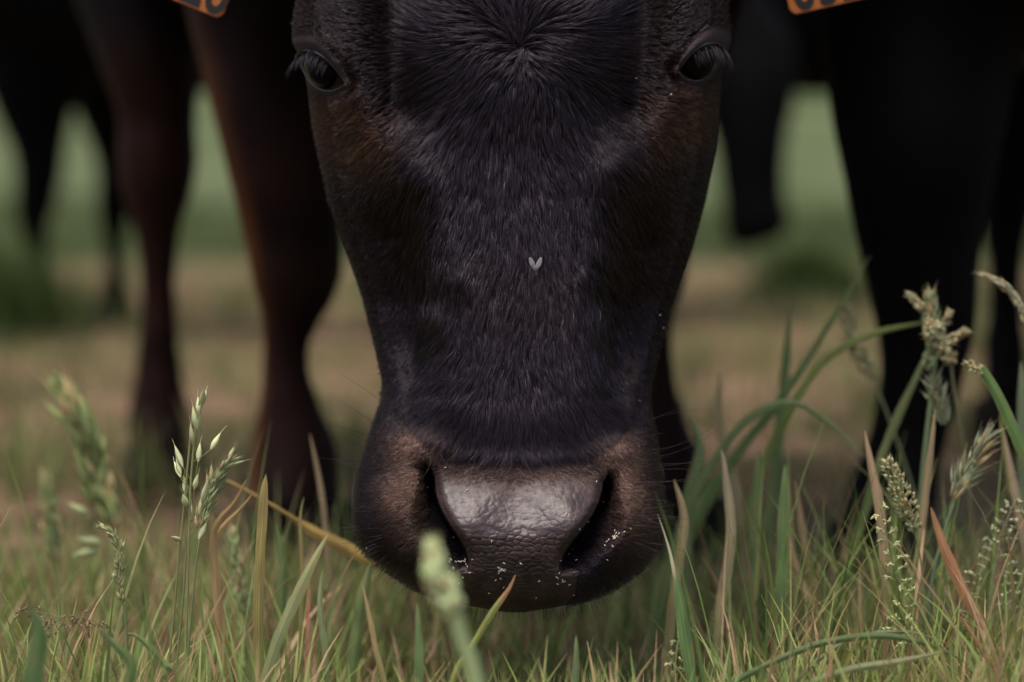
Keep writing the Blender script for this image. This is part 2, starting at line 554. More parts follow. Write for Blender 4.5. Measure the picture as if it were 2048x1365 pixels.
def beads(px, py, sx, sy, ox, oy):
    """rounded cobble relief 0..1 (F2-F1 of a jittered grid)"""
    x = (px - ox) / sx; y = (py - oy) / sy
    xi = np.floor(x).astype(int); yi = np.floor(y).astype(int)
    f1 = np.full(x.shape, 9.0); f2 = np.full(x.shape, 9.0)
    for a in (-1, 0, 1):
        for c in (-1, 0, 1):
            cx_ = np.clip(xi + a + 1, 0, 40); cy_ = np.clip(yi + c + 1, 0, 40)
            q = _CA[cx_, cy_]
            dd = np.hypot(x - (xi + a + q[..., 0]), y - (yi + c + q[..., 1]))
            n1 = np.minimum(f1, dd)
            f2 = np.minimum(np.maximum(f1, dd), f2)
            f1 = n1
    return np.clip((f2 - f1) / 0.45, 0, 1)


def pad_relief(px, py):
    wx = px + 7 * noise2(px, py, 30, 11); wy = py + 6 * noise2(px, py, 26, 12) + 0.00035 * (px - 1030) ** 2
    b1 = beads(wx, wy, 17, 13, 840, 900)
    b2 = beads(wx, wy, 30, 9.5, 820, 900)
    lower = smooth01(1062, 1078, py)
    vlow = smooth01(1095, 1135, py)
    h = (1 - (1 - b1) ** 2) * (1 - vlow) + (1 - (1 - b2) ** 2) * vlow
    amp = 0.11 + 0.38 * lower
    up = 0.05 * noise2(px, py, 5, 16) + 0.09 * noise2(px, py, 9, 13) + 0.14 * noise2(px, py, 16, 14) + 0.22 * noise2(px, py, 34, 15)
    up = up - 0.28 * np.exp(-0.5 * ((py - 1058 - 5 * noise2(px, py, 14, 17)) / 3.0) ** 2) * smooth01(-.3, .5, noise2(px, py, 18, 18)) * (1 - smooth01(110, 150, np.abs(px - 1035)))
    # torn-looking crust line where the pad turns under
    return h * amp + up * (1 - lower * 0.6)


def SURF(px, py, fine=False):
    return W(px, py, 1.2 + head_off(px, py, fine) / 1000.0)


def SURFN(px, py, e=2.0):
    a = SURF(px + e, py) - SURF(px - e, py)
    c = SURF(px, py + e) - SURF(px, py - e)
    nn = np.cross(c, a)
    nn /= np.linalg.norm(nn, axis=-1, keepdims=True) + 1e-12
    # towards the camera (camera at y=0): flip when pointing away
    s = np.where(nn[..., 1:2] > 0, -1.0, 1.0)
    return nn * s


# ---- coat colour of the head (hide patches, plus painted bridge sheen and cheek shade)
def coat_col(px, py):
    px = np.asarray(px, float); py = np.asarray(py, float)
    base = np.array([0.0165, 0.0113, 0.0158])
    brown = np.array([0.022, 0.010, 0.007])
    tan = np.array([0.075, 0.036, 0.014])
    wing = np.array([0.150, 0.088, 0.062])
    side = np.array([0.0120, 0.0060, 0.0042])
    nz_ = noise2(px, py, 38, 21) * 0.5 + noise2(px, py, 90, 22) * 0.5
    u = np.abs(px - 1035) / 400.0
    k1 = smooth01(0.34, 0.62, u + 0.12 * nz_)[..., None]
    c = base * (1 - k1) + side * k1  # cheeks: dark brown hair, with side shade put into the colour
    kc = (1.0 * np.exp(-((px - 1045) / 120.0) ** 2) * smooth01(150, 330, py))[..., None]  # sheen down the middle of the bridge, painted as brighter hair
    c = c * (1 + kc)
    kb = np.clip(0.7 * gs(px, py, 1035, 560, 120, 60) + 0.8 * smooth01(0.1, 0.8, nz_) * gs(px, py, 1180, 180, 80, 120), 0, 1)[..., None] * 0.7
    c = c * (1 - kb) + brown * kb
    kt = np.clip(gs(px, py, 672, 250, 52, 58) + 0.8 * gs(px, py, 740, 280, 44, 40) + gs(px, py, 1375, 222, 48, 40) + 0.8 * gs(px, py, 1340, 262, 44, 48), 0, 1)
    kt = (kt * np.clip(0.85 + 0.5 * nz_, 0, 1))[..., None]
    c = c * (1 - kt) + tan * kt
    kw = np.clip(gs(px, py, 850, 893, 42, 24) + seg_gauss(px, py, (828, 905), (806, 990), 20, 24) + 0.7 * seg_gauss(px, py, (806, 990), (822, 1080), 26, 20)
                 + gs(px, py, 1222, 905, 38, 24) + seg_gauss(px, py, (1244, 925), (1268, 1010), 20, 22) + 0.5 * gs(px, py, 1262, 1060, 30, 40), 0, 1)
    kw2 = 0.55 * smooth01(915, 935, py) * (1 - smooth01(985, 1010, py)) * smooth01(0, 1, (190 - np.abs(px - 1035)) / 40)
    kw = np.clip(np.maximum(kw, kw2), 0, 1)[..., None]
    c = c * (1 - kw) + wing * kw
    return c


# ---- build the head grid
rows = np.concatenate([np.arange(-320, 20, 3.2), np.arange(20, 215, 1.3), np.arange(216, 840, 3.2), np.arange(840, 1150, 1.25), 1225 - 75 * (1 - np.linspace(0, 1, 90)) ** 1.9])
rows[-1] = 1224.9
NF, NB = 620, 56
phi = np.linspace(-math.pi / 2, math.pi / 2, NF)
uu = np.sign(phi) * np.abs(np.sin(np.abs(phi) * 0.86 + 0)) / math.sin(math.pi / 2 * 0.86)
PY = np.repeat(rows[:, None], NF, 1)
xl, xr, cx = tl(T_XL, rows)[:, None], tl(T_XR, rows)[:, None], tl(T_CX, rows)[:, None]
PX = np.where(uu[None, :] < 0, cx + uu[None, :] * (cx - xl), cx + uu[None, :] * (xr - cx))
OFF = head_off(PX, PY)
# top of the skull rounds away to the back
HP = W(PX, PY, 1.2 + OFF / 1000)
th = np.linspace(0, math.pi, NB + 2)[1:-1]
rb = tl(T_RB, rows)[:, None] / 1000
dS = 1.2 + OFF[:, -1:] / 1000
dSl = 1.2 + OFF[:, :1] / 1000
BX = (xl + xr) / 2 + (xr - xl) / 2 * np.cos(th)[None, :]
mixd = (1 + np.cos(th)[None, :]) / 2
BD = dS * mixd + dSl * (1 - mixd) + rb * np.sin(th)[None, :]
BP = W(BX, np.repeat(rows[:, None], NB, 1), BD)
ALL = np.concatenate([HP, BP], 1)
nr, ncn = ALL.shape[:2]
ii = np.arange(nr - 1)[:, None] * ncn
jj = np.arange(ncn)[None, :]
j2 = (jj + 1) % ncn
Fh = np.stack([ii + jj, ii + ncn + jj, ii + ncn + j2, ii + j2], -1).reshape(-1, 4)
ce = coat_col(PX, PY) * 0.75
_, lu, ll = eye_fields(PX, PY)
ce = ce * (1 - lu[..., None]) + np.array([0.042, 0.030, 0.032]) * lu[..., None]
ce = ce * (1 - ll[..., None]) + np.array([0.028, 0.024, 0.026]) * ll[..., None]
pm = pad_mask(PX, PY)
padc = np.array([0.050, 0.033, 0.028])
pn = (1 + 0.35 * noise2(PX, PY, 26, 31) + 0.2 * noise2(PX, PY, 9, 32))[..., None]
ce = ce * (1 - pm[..., None]) + padc * pn * pm[..., None]
# inside of the nostrils: colour goes near-black with depth
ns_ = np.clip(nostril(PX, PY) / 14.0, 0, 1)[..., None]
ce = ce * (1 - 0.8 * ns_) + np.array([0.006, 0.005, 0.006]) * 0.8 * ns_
bc = np.tile(np.array([0.010, 0.0075, 0.007]), (nr, NB, 1))
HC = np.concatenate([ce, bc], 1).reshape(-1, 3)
HPAD = np.concatenate([pm, np.zeros((nr, NB))], 1).ravel()
wetf = pm * (1 - 0.65 * smooth01(1066, 1090, PY))
wetf = np.maximum(wetf, 0.9 * gs(PX, PY, 918, 1116, 16, 9)); wetf = np.maximum(wetf, 0.9 * gs(PX, PY, 1140, 1128, 16, 9))
HWET = np.concatenate([wetf, np.zeros((nr, NB))], 1).ravel()
HEADV = ALL.reshape(-1, 3)


# ------------------------------------------------------------------ cow bodies: lofted limbs fused by a voxel remesh
def loft(path, seg=20):
    """path: list of (x, y, z, r_side, r_depth); returns verts, quads with caps"""
    P = np.array(path, float)
    # refine with catmull-rom
    Q = []
    n_ = len(P)
    for k in range(n_ - 1):
        p0 = P[max(k - 1, 0)]; p1 = P[k]; p2 = P[k + 1]; p3 = P[min(k + 2, n_ - 1)]
        for t in np.linspace(0, 1, 6, endpoint=False):
            Q.append(0.5 * ((2 * p1) + (-p0 + p2) * t + (2 * p0 - 5 * p1 + 4 * p2 - p3) * t * t + (-p0 + 3 * p1 - 3 * p2 + p3) * t ** 3))
    Q.append(P[-1])
    Q = np.array(Q)
    V_, F_ = [], []
    m = len(Q)
    up0 = None
    for k in range(m):
        a = Q[max(k - 1, 0), :3]; c = Q[min(k + 1, m - 1), :3]
        t = Vector(c - a).normalized()
        side = Vector((1, 0, 0)) - t * t.x
        if side.length < 0.3:
            side = Vector((0, 1, 0)) - t * t.y
        side.normalize()
        if up0 is not None and side.dot(up0) < 0: side = -side
        up0 = side
        oth = t.cross(side)
        for s in range(seg):
            an = 2 * math.pi * s / seg
            v = Vector(Q[k, :3]) + side * (math.cos(an) * Q[k, 3]) + oth * (math.sin(an) * Q[k, 4])
            V_.append(v)
    for k in range(m - 1):
        for s in range(seg):
            s2 = (s + 1) % seg
            F_.append((k * seg + s, k * seg + s2, (k + 1) * seg + s2, (k + 1) * seg + s))
    F_.append(tuple(range(seg - 1, -1, -1)))
    F_.append(tuple((m - 1) * seg + s for s in range(seg)))
    return V_, F_


def fuse(parts, voxel=0.011, smooth=6):
    V_, F_ = [], []
    for p in parts:
        v, f = loft(p)
        o = len(V_)
        V_ += v
        F_ += [tuple(i_ + o for i_ in q) for q in f]
    me = bpy.data.meshes.new('tmp')
    me.from_pydata([tuple(v) for v in V_], [], F_)
    bm = bmesh.new(); bm.from_mesh(me)
    bmesh.ops.recalc_face_normals(bm, faces=bm.faces)
    bm.to_mesh(me); bm.free()
    o = bpy.data.objects.new('tmp', me)
    COL.objects.link(o)
    r = o.modifiers.new('r', 'REMESH'); r.mode = 'VOXEL'; r.voxel_size = voxel
    s = o.modifiers.new('s', 'SMOOTH'); s.factor = 0.5; s.iterations = smooth
    dg = bpy.context.evaluated_depsgraph_get()
    ev = bpy.data.meshes.new_from_object(o.evaluated_get(dg))
    n_ = len(ev.vertices)
    co = np.empty(n_ * 3, np.float32); ev.vertices.foreach_get('co', co)
    qs = np.array([list(p.vertices) for p in ev.polygons if len(p.vertices) == 4])
    bpy.data.objects.remove(o); bpy.data.meshes.remove(me); bpy.data.meshes.remove(ev)
    return co.reshape(-1, 3), qs


def leg_path(pts, d):
    """pts: (px, py, halfwidth_px[, extra depth]) seen at depth d -> loft path"""
    out = []
    for q in pts:
        px, py, hw = q[:3]
        dd = d + (q[3] if len(q) > 3 else 0)
        p = W(px, py, dd)
        r = hw * dd / F
        out.append((p[0], p[1], p[2], r, r * (1.15 if len(q) < 5 else q[4])))
    return out


def hoof_mesh(x, y, z, wd=0.048, ln=0.075, h=0.05, fwd=-1, rot=0.0):
    """cloven hoof: two tapered toes joined in one mesh"""
    V_, F_ = [], []
    for s in (-1, 1):
        base = len(V_)
        for lv, (k, zz, yo) in enumerate(((1.0, 0, 0), (0.97, 0.3, 0.03), (0.86, 0.7, 0.12), (0.74, 1.0, 0.22), (0.4, 1.05, 0.3))):
            for q in range(14):
                an = 2 * math.pi * q / 14
                cx_ = math.cos(an) * wd * 0.26 * k + s * wd * 0.27
                cy_ = math.sin(an) * ln * 0.5 * k
                if math.sin(an) * fwd > 0: cx_ += -s * wd * 0.10 * abs(math.sin(an))
                cy_ -= fwd * yo * ln * 0.5
                X = cx_ * math.cos(rot) - cy_ * math.sin(rot); Y = cx_ * math.sin(rot) + cy_ * math.cos(rot)
                V_.append((x + X, y + Y, z + zz * h))
        for lv in range(4):
            for q in range(14):
                q2 = (q + 1) % 14
                F_.append((base + lv * 14 + q, base + lv * 14 + q2, base + (lv + 1) * 14 + q2, base + (lv + 1) * 14 + q))
        F_.append(tuple(base + q for q in range(13, -1, -1)))
        F_.append(tuple(base + 56 + q for q in range(14)))
    me = bpy.data.meshes.new('hoof')
    me.from_pydata(V_, [], F_)
    for p in me.polygons: p.use_smooth = True
    return me


def gz(x, y): return float(ground_z(x, y))


cow = empty('cow', (-0.05, 1.95, 0))
tag(cow, 'dark brown cow facing the camera, head lowered into the grass, orange ear tags', 'cow')

LEG_FL = [(500, -260, 150, 0.10), (500, -80, 150, 0.05), (520, 120, 122, 0.02), (556, 300, 112), (578, 420, 104), (590, 510, 97), (590, 575, 91), (579, 635, 62), (570, 695, 50), (572, 760, 53), (580, 840, 72), (588, 910, 96), (590, 970, 90, -.01), (590, 1010, 96, -.02), (592, 1065, 104, -.03)]
LEG_FR = [(1380, -260, 150, 0.10), (1370, -80, 140, 0.05), (1340, 150, 105, 0.02), (1300, 360, 85), (1290, 470, 92), (1290, 560, 88), (1290, 640, 60), (1298, 740, 54), (1310, 850, 66), (1325, 920, 80), (1345, 985, 78, -.01), (1372, 1060, 88, -.02)]
LEG_HL = [(240, -320, 210, 0.1), (260, -120, 150, 0.05), (300, 100, 108), (315, 240, 78), (315, 320, 83), (313, 390, 72), (314, 450, 52), (316, 525, 40), (317, 600, 37), (317, 690, 44), (317, 770, 54), (319, 840, 66), (322, 890, 64, -.01), (326, 940, 74, -.02)]
LEG_HR = [(1000, -320, 210, 0.1), (960, -120, 150, 0.05), (900, 100, 100), (860, 250, 74), (850, 330, 76), (850, 400, 60), (845, 500, 42), (845, 600, 37), (845, 700, 40), (845, 780, 50), (845, 860, 60, -.01), (845, 940, 68, -.02)]
torso = [(-0.02, 1.56, 0.66, .16, .13), (-0.03, 1.66, 0.67, .27, .19), (-0.04, 1.78, 0.67, .30, .24), (-0.05, 1.95, 0.68, .29, .26), (-0.11, 2.15, 0.67, .28, .265), (-0.17, 2.38, 0.70, .27, .25), (-0.21, 2.60, 0.74, .22, .22), (-0.22, 2.72, 0.74, .12, .14)]
neck = [(0.01, 1.37, 0.46, .095, .09), (0.01, 1.46, 0.54, .125, .12), (0.0, 1.56, 0.62, .17, .16), (-0.02, 1.74, 0.64, .16, .19), (-0.03, 1.92, 0.68, .19, .2)]
BV, BQ = fuse([torso, neck, leg_path(LEG_FL, 1.9), leg_path(LEG_FR, 1.9), leg_path(LEG_HL, 2.4), leg_path(LEG_HR, 2.4)])


def body_cols(V_, k=1.0):
    c = np.tile(np.array([0.0062, 0.0042, 0.0038]), (len(V_), 1)) * k
    # the limbs are a redder brown than the trunk
    lz = (1 - smooth01(0.38, 0.50, V_[:, 2]))[:, None] * (0.6 + 0.4 * smooth01(0.05, .2, V_[:, 2]))[:, None]
    c = c * (1 - lz) + np.array([0.020, 0.0085, 0.0060]) * lz * (1 + 0.4 * noise2(V_[:, 2] * 1000, V_[:, 0] * 1000, 40, 45))[:, None]
    return c


bcol = body_cols(BV)
# rusty hair on the outer back of the legs, a trait of the hide
for (pts, d, col, amt) in ((LEG_FL, 1.9, (0.12, 0.040, 0.012), 1.0), (LEG_HL, 2.4, (0.05, 0.022, 0.012), .7)):
    P = np.array([W(q[0], q[1], d) for q in pts]); hw = np.array([q[2] * d / F for q in pts])
    zz = P[::-1, 2]
    cxl = np.interp(BV[:, 2], zz, P[::-1, 0]); hwl = np.interp(BV[:, 2], zz, hw[::-1])
    near = np.abs(BV[:, 1] - d) < 0.16
    m = near * (1 - smooth01(.36, .47, BV[:, 2])) * smooth01(0.45, 0.95, (cxl - BV[:, 0]) / hwl) * (np.abs(BV[:, 0] - cxl) < hwl * 1.4) * amt
    m = (m * (0.8 + 0.4 * noise2(BV[:, 2] * 1000, BV[:, 1] * 1000, 30, 44)))[:, None]
    m = np.clip(m, 0, 1)
    bcol = bcol * (1 - m) + np.array(col) * m
nh = len(HEADV)
me = mesh_np('cow_body', np.concatenate([HEADV, BV]), np.concatenate([Fh, BQ + nh]))
fattr(me, 'col', np.concatenate([HC, bcol]), 'FLOAT_COLOR')
fattr(me, 'pad', np.concatenate([HPAD, np.zeros(len(BV))]))
fattr(me, 'wet', np.concatenate([HWET, np.zeros(len(BV))]))
link('body', me, M_skin, cow)


def place_hoof(path, parent, mat, wd, fwd=-1, rot=0.0):
    x, y, z = path[-1][:3]
    g_ = gz(x, y)
    link('hoof', hoof_mesh(x, y - 0.005, g_, wd, wd * 1.25, max(0.035, z - g_ + 0.02), fwd, rot), mat, parent)


for L_, d_ in ((LEG_FL, 1.9), (LEG_FR, 1.9), (LEG_HL, 2.4), (LEG_HR, 2.4)):
    place_hoof(leg_path(L_, d_), cow, M_hoof, 0.092 if d_ < 2 else 0.082)


# ------------------------------------------------------------------ eyes
def tube_mesh(pts, rad, seg=10, closed=False, flat=1.0):
    pts = [Vector(p) for p in pts]
    n_ = len(pts)
    V_, F_ = [], []
    prev = None
    for k in range(n_):
        a = pts[(k - 1) % n_] if (closed or k > 0) else pts[0]
        c = pts[(k + 1) % n_] if (closed or k < n_ - 1) else pts[-1]
        t = (c - a).normalized()
        ref = Vector((0, 1, 0)) if abs(t.y) < 0.9 else Vector((1, 0, 0))
        s = t.cross(ref).normalized()
        if prev is not None and s.dot(prev) < 0: s = -s
        prev = s
        o = t.cross(s)
        r = rad[k] if hasattr(rad, '__len__') else rad
        for q in range(seg):
            an = 2 * math.pi * q / seg
            V_.append(pts[k] + s * (math.cos(an) * r) + o * (math.sin(an) * r * flat))
    last = n_ if closed else n_ - 1
    for k in range(last):
        k2 = (k + 1) % n_
        for q in range(seg):
            q2 = (q + 1) % seg
            F_.append((k * seg + q, k * seg + q2, k2 * seg + q2, k2 * seg + q))
    if not closed:
        F_.append(tuple(range(seg - 1, -1, -1)))
        F_.append(tuple((n_ - 1) * seg + q for q in range(seg)))
    me_ = bpy.data.meshes.new('tube')
    me_.from_pydata([tuple(v) for v in V_], [], F_)
    for p in me_.polygons: p.use_smooth = True
    me_.update()
    return me_


def resample(pts, n_):
    P = np.array(pts, float)
    Q = []
    m = len(P)
    for k in range(m - 1):
        p0 = P[max(k - 1, 0)]; p1 = P[k]; p2 = P[k + 1]; p3 = P[min(k + 2, m - 1)]
        for t in np.linspace(0, 1, 12, endpoint=False):
            Q.append(0.5 * ((2 * p1) + (-p0 + p2) * t + (2 * p0 - 5 * p1 + 4 * p2 - p3) * t * t + (-p0 + 3 * p1 - 3 * p2 + p3) * t ** 3))
    Q.append(P[-1]); Q = np.array(Q)
    s = np.concatenate([[0], np.cumsum(np.linalg.norm(np.diff(Q, axis=0), axis=1))])
    t = np.linspace(0, s[-1], n_)
    return np.stack([np.interp(t, s, Q[:, k]) for k in range(P.shape[1])], 1)


lash_roots = []
for E in EYES:
    cx_, cy_ = E['c']
    sp = SURF(np.array(float(cx_)), np.array(float(cy_)))
    nn = SURFN(np.array(float(cx_)), np.array(float(cy_)), 30.0)
    sp = W(cx_, cy_, 1.2 + (float(head_off(np.array(float(cx_)), np.array(float(cy_)), False)) - 2.0) / 1000)
    rad = 0.0132
    nd = (Vector(nn.tolist()) * 0.55 + Vector((0, -1, 0))).normalized()
    cen = Vector(sp.tolist()) - nd * (rad - 0.0050)
    bm = bmesh.new()
    bmesh.ops.create_uvsphere(bm, u_segments=48, v_segments=32, radius=rad)
    for v in bm.verts: v.co += cen
    me = bpy.data.meshes.new('eyeball'); bm.to_mesh(me); bm.free()
    for p in me.polygons: p.use_smooth = True
    link('eyeball', me, M_eye, cow)
    camv = Vector((0, 0, CAMH))

    def on_eye(px, py):
        q = WV(px, py, 1.3); dr = (q - camv).normalized()
        oc = camv - cen
        bq = oc.dot(dr); disc = bq * bq - (oc.dot(oc) - rad * rad)
        sk = Vector(SURF(np.array(float(px)), np.array(float(py))).tolist())
        if disc > 0:
            t = -bq - math.sqrt(disc)
            e = camv + dr * t
            return e if (e - camv).length < (sk - camv).length else sk
        return sk
    for key, nm, mt in (('up', 'upper_eyelid', M_lid), ('lo', 'lower_eyelid', M_rim)):
        q = resample(E[key], 34)
        pts = [on_eye(a[0], a[1]) for a in q]
        # relax the depth jumps between eyeball and skin
        for _ in range(6):
            pts = [pts[0]] + [(pts[k - 1] + pts[k] * 2 + pts[k + 1]) / 4 for k in range(1, len(pts) - 1)] + [pts[-1]]
        rr_ = [(1.8 if key == 'up' else 2.2) * 1.28 / F * (0.35 + 0.65 * math.sin(math.pi * min(1, max(0, (k + 2) / 37)))) for k, a in enumerate(q)]
        link(nm, tube_mesh(pts, rr_, 12), mt, cow)
        if key == 'up':
            for k in range(0, 20):
                lash_roots.append((pts[k], E['s'], k / 20))


# ------------------------------------------------------------------ hair curves
def hair_obj(name, P, rad_root, rad_tip, cols, mat, parent, powr=1.0):
    """P: (n, k, 3) strands"""
    n_, k = P.shape[:2]
    hc = bpy.data.hair_curves.new(name)
    hc.add_curves([k] * n_)
    hc.points.foreach_set('position', np.ascontiguousarray(P, dtype=np.float32).ravel())
    t = np.linspace(0, 1, k)
    rr_ = (np.asarray(rad_root).reshape(-1, 1) * np.ones((n_, 1))) * (1 - t ** powr)[None, :] + rad_tip * (t ** powr)[None, :]
    hc.points.foreach_set('radius', np.ascontiguousarray(rr_, dtype=np.float32).ravel())
    a = hc.attributes.new('col', 'FLOAT_COLOR', 'CURVE')
    c4 = np.concatenate([cols, np.ones((n_, 1))], 1).astype(np.float32)
    a.data.foreach_set('color', c4.ravel())
    o = link(name, hc, mat, parent)
    return o


WH = (1045.0, 95.0)


def flow(px, py):
    vx, vy = px - WH[0], py - WH[1]
    r = np.hypot(vx, vy) + 1e-6
    s = (px - 1035) / 400.0
    fx = s * 1.9 * np.exp(-((py - 110) / 170.0) ** 2) + 0.55 * s
    # fan outwards again near the end of the bridge
    fx = fx + 0.9 * s * smooth01(560, 860, py)
    fy = np.tanh((py - 70) / 90.0)
    l = np.hypot(fx, fy) + 1e-6
    fx, fy = fx / l, fy / l
    wv = smooth01(40, 300, r)
    dx = vx / r * (1 - wv) + fx * wv
    dy = vy / r * (1 - wv) + fy * wv
    # around the nostrils the short hair runs outwards
    mz = smooth01(900, 960, py)
    dx = dx * (1 - mz) + np.sign(s) * 0.9 * mz
    dy = dy * (1 - mz) + 0.55 * mz
    an = 0.30 * noise2(px, py, 60, 61) + 0.16 * noise2(px, py, 20, 62) + 0.25 * np.sin((px - 1045) / 60.0) * np.exp(-((py - 120) / 90.0) ** 2)
    c, s_ = np.cos(an), np.sin(an)
    dx, dy = dx * c - dy * s_, dx * s_ + dy * c
    l = np.hypot(dx, dy) + 1e-6
    return dx / l, dy / l


def hair_len(px, py):
    s = np.abs(px - 1037) / 400.0
    L_ = 66 * (1 - smooth01(0.35, 0.75, s)) + 26 * smooth01(0.35, 0.75, s)
    rel = np.where(px < 1037, (1037 - px) / (1037 - tl(T_XL, py)), (px - 1037) / (tl(T_XR, py) - 1037))
    L_ = L_ * (1 - 0.75 * smooth01(0.72, 0.93, rel))
    L_ = L_ * (1 - 0.35 * smooth01(760, 880, py))
    # edge of the bridge fringe: an arc
    arc = 900 - 0.0011 * (px - 1040) ** 2
    mz = smooth01(-6, 6, py - arc)
    L_ = L_ * (1 - mz) + 8.5 * mz
    out = smooth01(150, 215, np.abs(px - 1035)) * smooth01(780, 870, py)
    L_ = L_ * (1 - out) + 10 * out
    eye = gs(px, py, 645, 125, 70, 70) + gs(px, py, 1400, 115, 70, 70)
    L_ = L_ * (1 - 0.7 * np.clip(eye, 0, 1))
    whorl = np.exp(-(np.hypot(px - WH[0], py - WH[1]) / 26) ** 2)
    return L_ * (1 - 0.45 * whorl)


def sample_roots(n_, y0, y1, umax=0.999):
    py = RNG.uniform(y0, y1, n_)
    ph = RNG.uniform(-1, 1, n_)
    u_ = np.sin(ph * math.pi / 2 * 0.86) / math.sin(math.pi / 2 * 0.86) * umax
    xl_, xr_, cx_ = tl(T_XL, py), tl(T_XR, py), tl(T_CX, py)
    px = np.where(u_ < 0, cx_ + u_ * (cx_ - xl_), cx_ + u_ * (xr_ - cx_))
    return px, py


def bald(px, py):
    hsh = np.abs(np.sin(px * 12.9898 + py * 78.233) * 43758.5453) % 1.0
    m = pad_mask(px, py) > 0.05 + 0.75 * hsh ** 2
    m |= nostril(px, py) > 19
    if px.size > 1:
        _, lu_, ll_ = eye_fields(px, py)
        m |= (lu_ > .4) | (ll_ > .4)
        for E_ in EYES: m |= inside_eye(px, py, E_)
    return m


def groom(ng, nc_, y0, y1, spread, rad, K=6, clump=0.75, lift=0.16, name='fur', lscale=1.0, cjit=0.25):
    gx_, gy_ = sample_roots(ng, y0, y1)
    keep = ~bald(gx_, gy_)
    if nc_ > 5:
        rel = np.where(gx_ < 1037, (1037 - gx_) / (1037 - tl(T_XL, gy_)), (gx_ - 1037) / (tl(T_XR, gy_) - 1037))
        keep &= (rel < 0.9)
    gx_, gy_ = gx_[keep], gy_[keep]
    ng = len(gx_)
    Lg = hair_len(gx_, gy_) * RNG.uniform(0.75, 1.25, ng) * lscale
    GXp = np.empty((ng, K)); GYp = np.empty((ng, K))
    x, y = gx_.copy(), gy_.copy()
    bend = RNG.normal(0, 0.13, ng)
    gtone = np.exp(RNG.normal(0, 0.55, ng))
    for k in range(K):
        GXp[:, k], GYp[:, k] = x, y
        dx, dy = flow(x, y)
        an = bend * (k / K)
        dx, dy = dx * np.cos(an) - dy * np.sin(an), dx * np.sin(an) + dy * np.cos(an)
        x = x + dx * Lg / (K - 1); y = y + dy * Lg / (K - 1)
    # children
    t = np.linspace(0, 1, K)[None, None, :]
    ox = RNG.normal(0, 1, (ng, nc_, 1)) * spread; oy = RNG.normal(0, 1, (ng, nc_, 1)) * spread
    ls = RNG.uniform(0.7, 1.1, (ng, nc_, 1))
    PXc = gx_[:, None, None] + (GXp - gx_[:, None])[:, None, :] * ls + ox * (1 - clump * t)
    PYc = gy_[:, None, None] + (GYp - gy_[:, None])[:, None, :] * ls + oy * (1 - clump * t)
    # loose ends
    je = RNG.normal(0, 1, (ng, nc_, 1)); PXc = PXc + je * t ** 2 * spread * 0.35
    PXc = PXc.reshape(-1, K); PYc = PYc.reshape(-1, K)
    rx, ry = PXc[:, 0], PYc[:, 0]
    xl_, xr_ = tl(T_XL, ry), tl(T_XR, ry)
    gt = np.repeat(gtone, nc_)
    keep = ~bald(rx, ry) & (ry < 1219) & (rx > xl_ + 1.5) & (rx < xr_ - 1.5)
    PXc, PYc, gt = PXc[keep], PYc[keep], gt[keep]
    pyq = np.minimum(PYc, 1223)
    base = W(PXc, PYc, 1.2 + head_off(PXc, pyq, False) / 1000)
    nn = SURFN(PXc[:, :1], np.minimum(PYc[:, :1], 1218))
    Lm = hair_len(PXc[:, :1], PYc[:, :1]) * 0.000246 * lscale
    tt = np.linspace(0, 1, K)[None, :]
    lf = (0.0002 + Lm * lift * RNG.uniform(0.5, 1.5, (len(PXc), 1)) * np.sin(tt * 2.0)) [..., None]
    P = base + nn * lf
    P[:, 0] -= nn[:, 0] * 0.0004
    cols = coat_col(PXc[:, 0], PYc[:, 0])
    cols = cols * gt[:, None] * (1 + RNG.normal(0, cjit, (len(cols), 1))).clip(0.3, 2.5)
    rd = rad * RNG.uniform(0.7, 1.3, len(P))
    return P, rd, cols


sets = [groom(20000, 9, -300, 905, 3.9, 0.00015, 8, 0.92, 0.22), groom(16000, 3, -300, 905, 5, 0.00009, 8, 0.5, 0.22),
        groom(30000, 3, 780, 1218, 4.0, 0.000075, 8, 0.3, 0.30)]
P = np.concatenate([s[0] for s in sets]); rd = np.concatenate([s[1] for s in sets]); cc = np.concatenate([s[2] for s in sets])
hair_obj('fur', P, rd, 0.00002, cc, M_hair, cow, 2.0)
print('strands', len(P))

# whiskers and chin bristles
wp, wr_, wc = [], [], []
def whisk(px, py, dx, dy, L_, curl=0.0, r=0.00012, grav=0.1):
    s0 = SURF(np.array(float(px)), np.array(float(min(py, 1222))))
    nn_ = SURFN(np.array(float(px)), np.array(float(min(py, 1216))))
    K = 9
    pts = []
    dv = Vector((dx, 0, -dy)).normalized() * 0.85 + Vector(nn_.tolist()) * 0.55
    dv.normalize()
    p = Vector(s0.tolist())
    for k in range(K):
        pts.append(p.copy())
        p = p + dv * (L_ / (K - 1))
        dv = (dv + Vector((-dv.z * curl, 0, dv.x * curl)) + Vector((0, 0, -grav / K))).normalized()
    wp.append([list(q) for q in pts]); wr_.append(r); wc.append((0.012, 0.009, 0.009))
for k in range(300):
    a = random.random()
    py = 1080 + 140 * a ** 0.7
    side = random.choice((-1, 1))
    xl_, xr_ = float(tl(T_XL, py)), float(tl(T_XR, py))
    cx_ = float(tl(T_CX, py))
    px = (xl_ + random.uniform(2, 40)) if side < 0 else (xr_ - random.uniform(2, 40))
    whisk(px, py, side * (1.0 - 0.9 * a) * random.uniform(.6, 1.2) + random.uniform(-.2, .2), 0.25 + a * 1.2, random.uniform(0.004, 0.011), random.uniform(-.05, .05), 0.00007)
for k in range(150):
    px = random.uniform(900, 1180)
    xx = abs(px - 1030) / 150
    py = 1223 - 14 * xx ** 2 - random.uniform(0, 3)
    whisk(px, py, random.uniform(-.3, .3) + (px - 1030) / 400, 1.2, random.uniform(0.003, 0.008), random.uniform(-.04, .04), 0.00006)
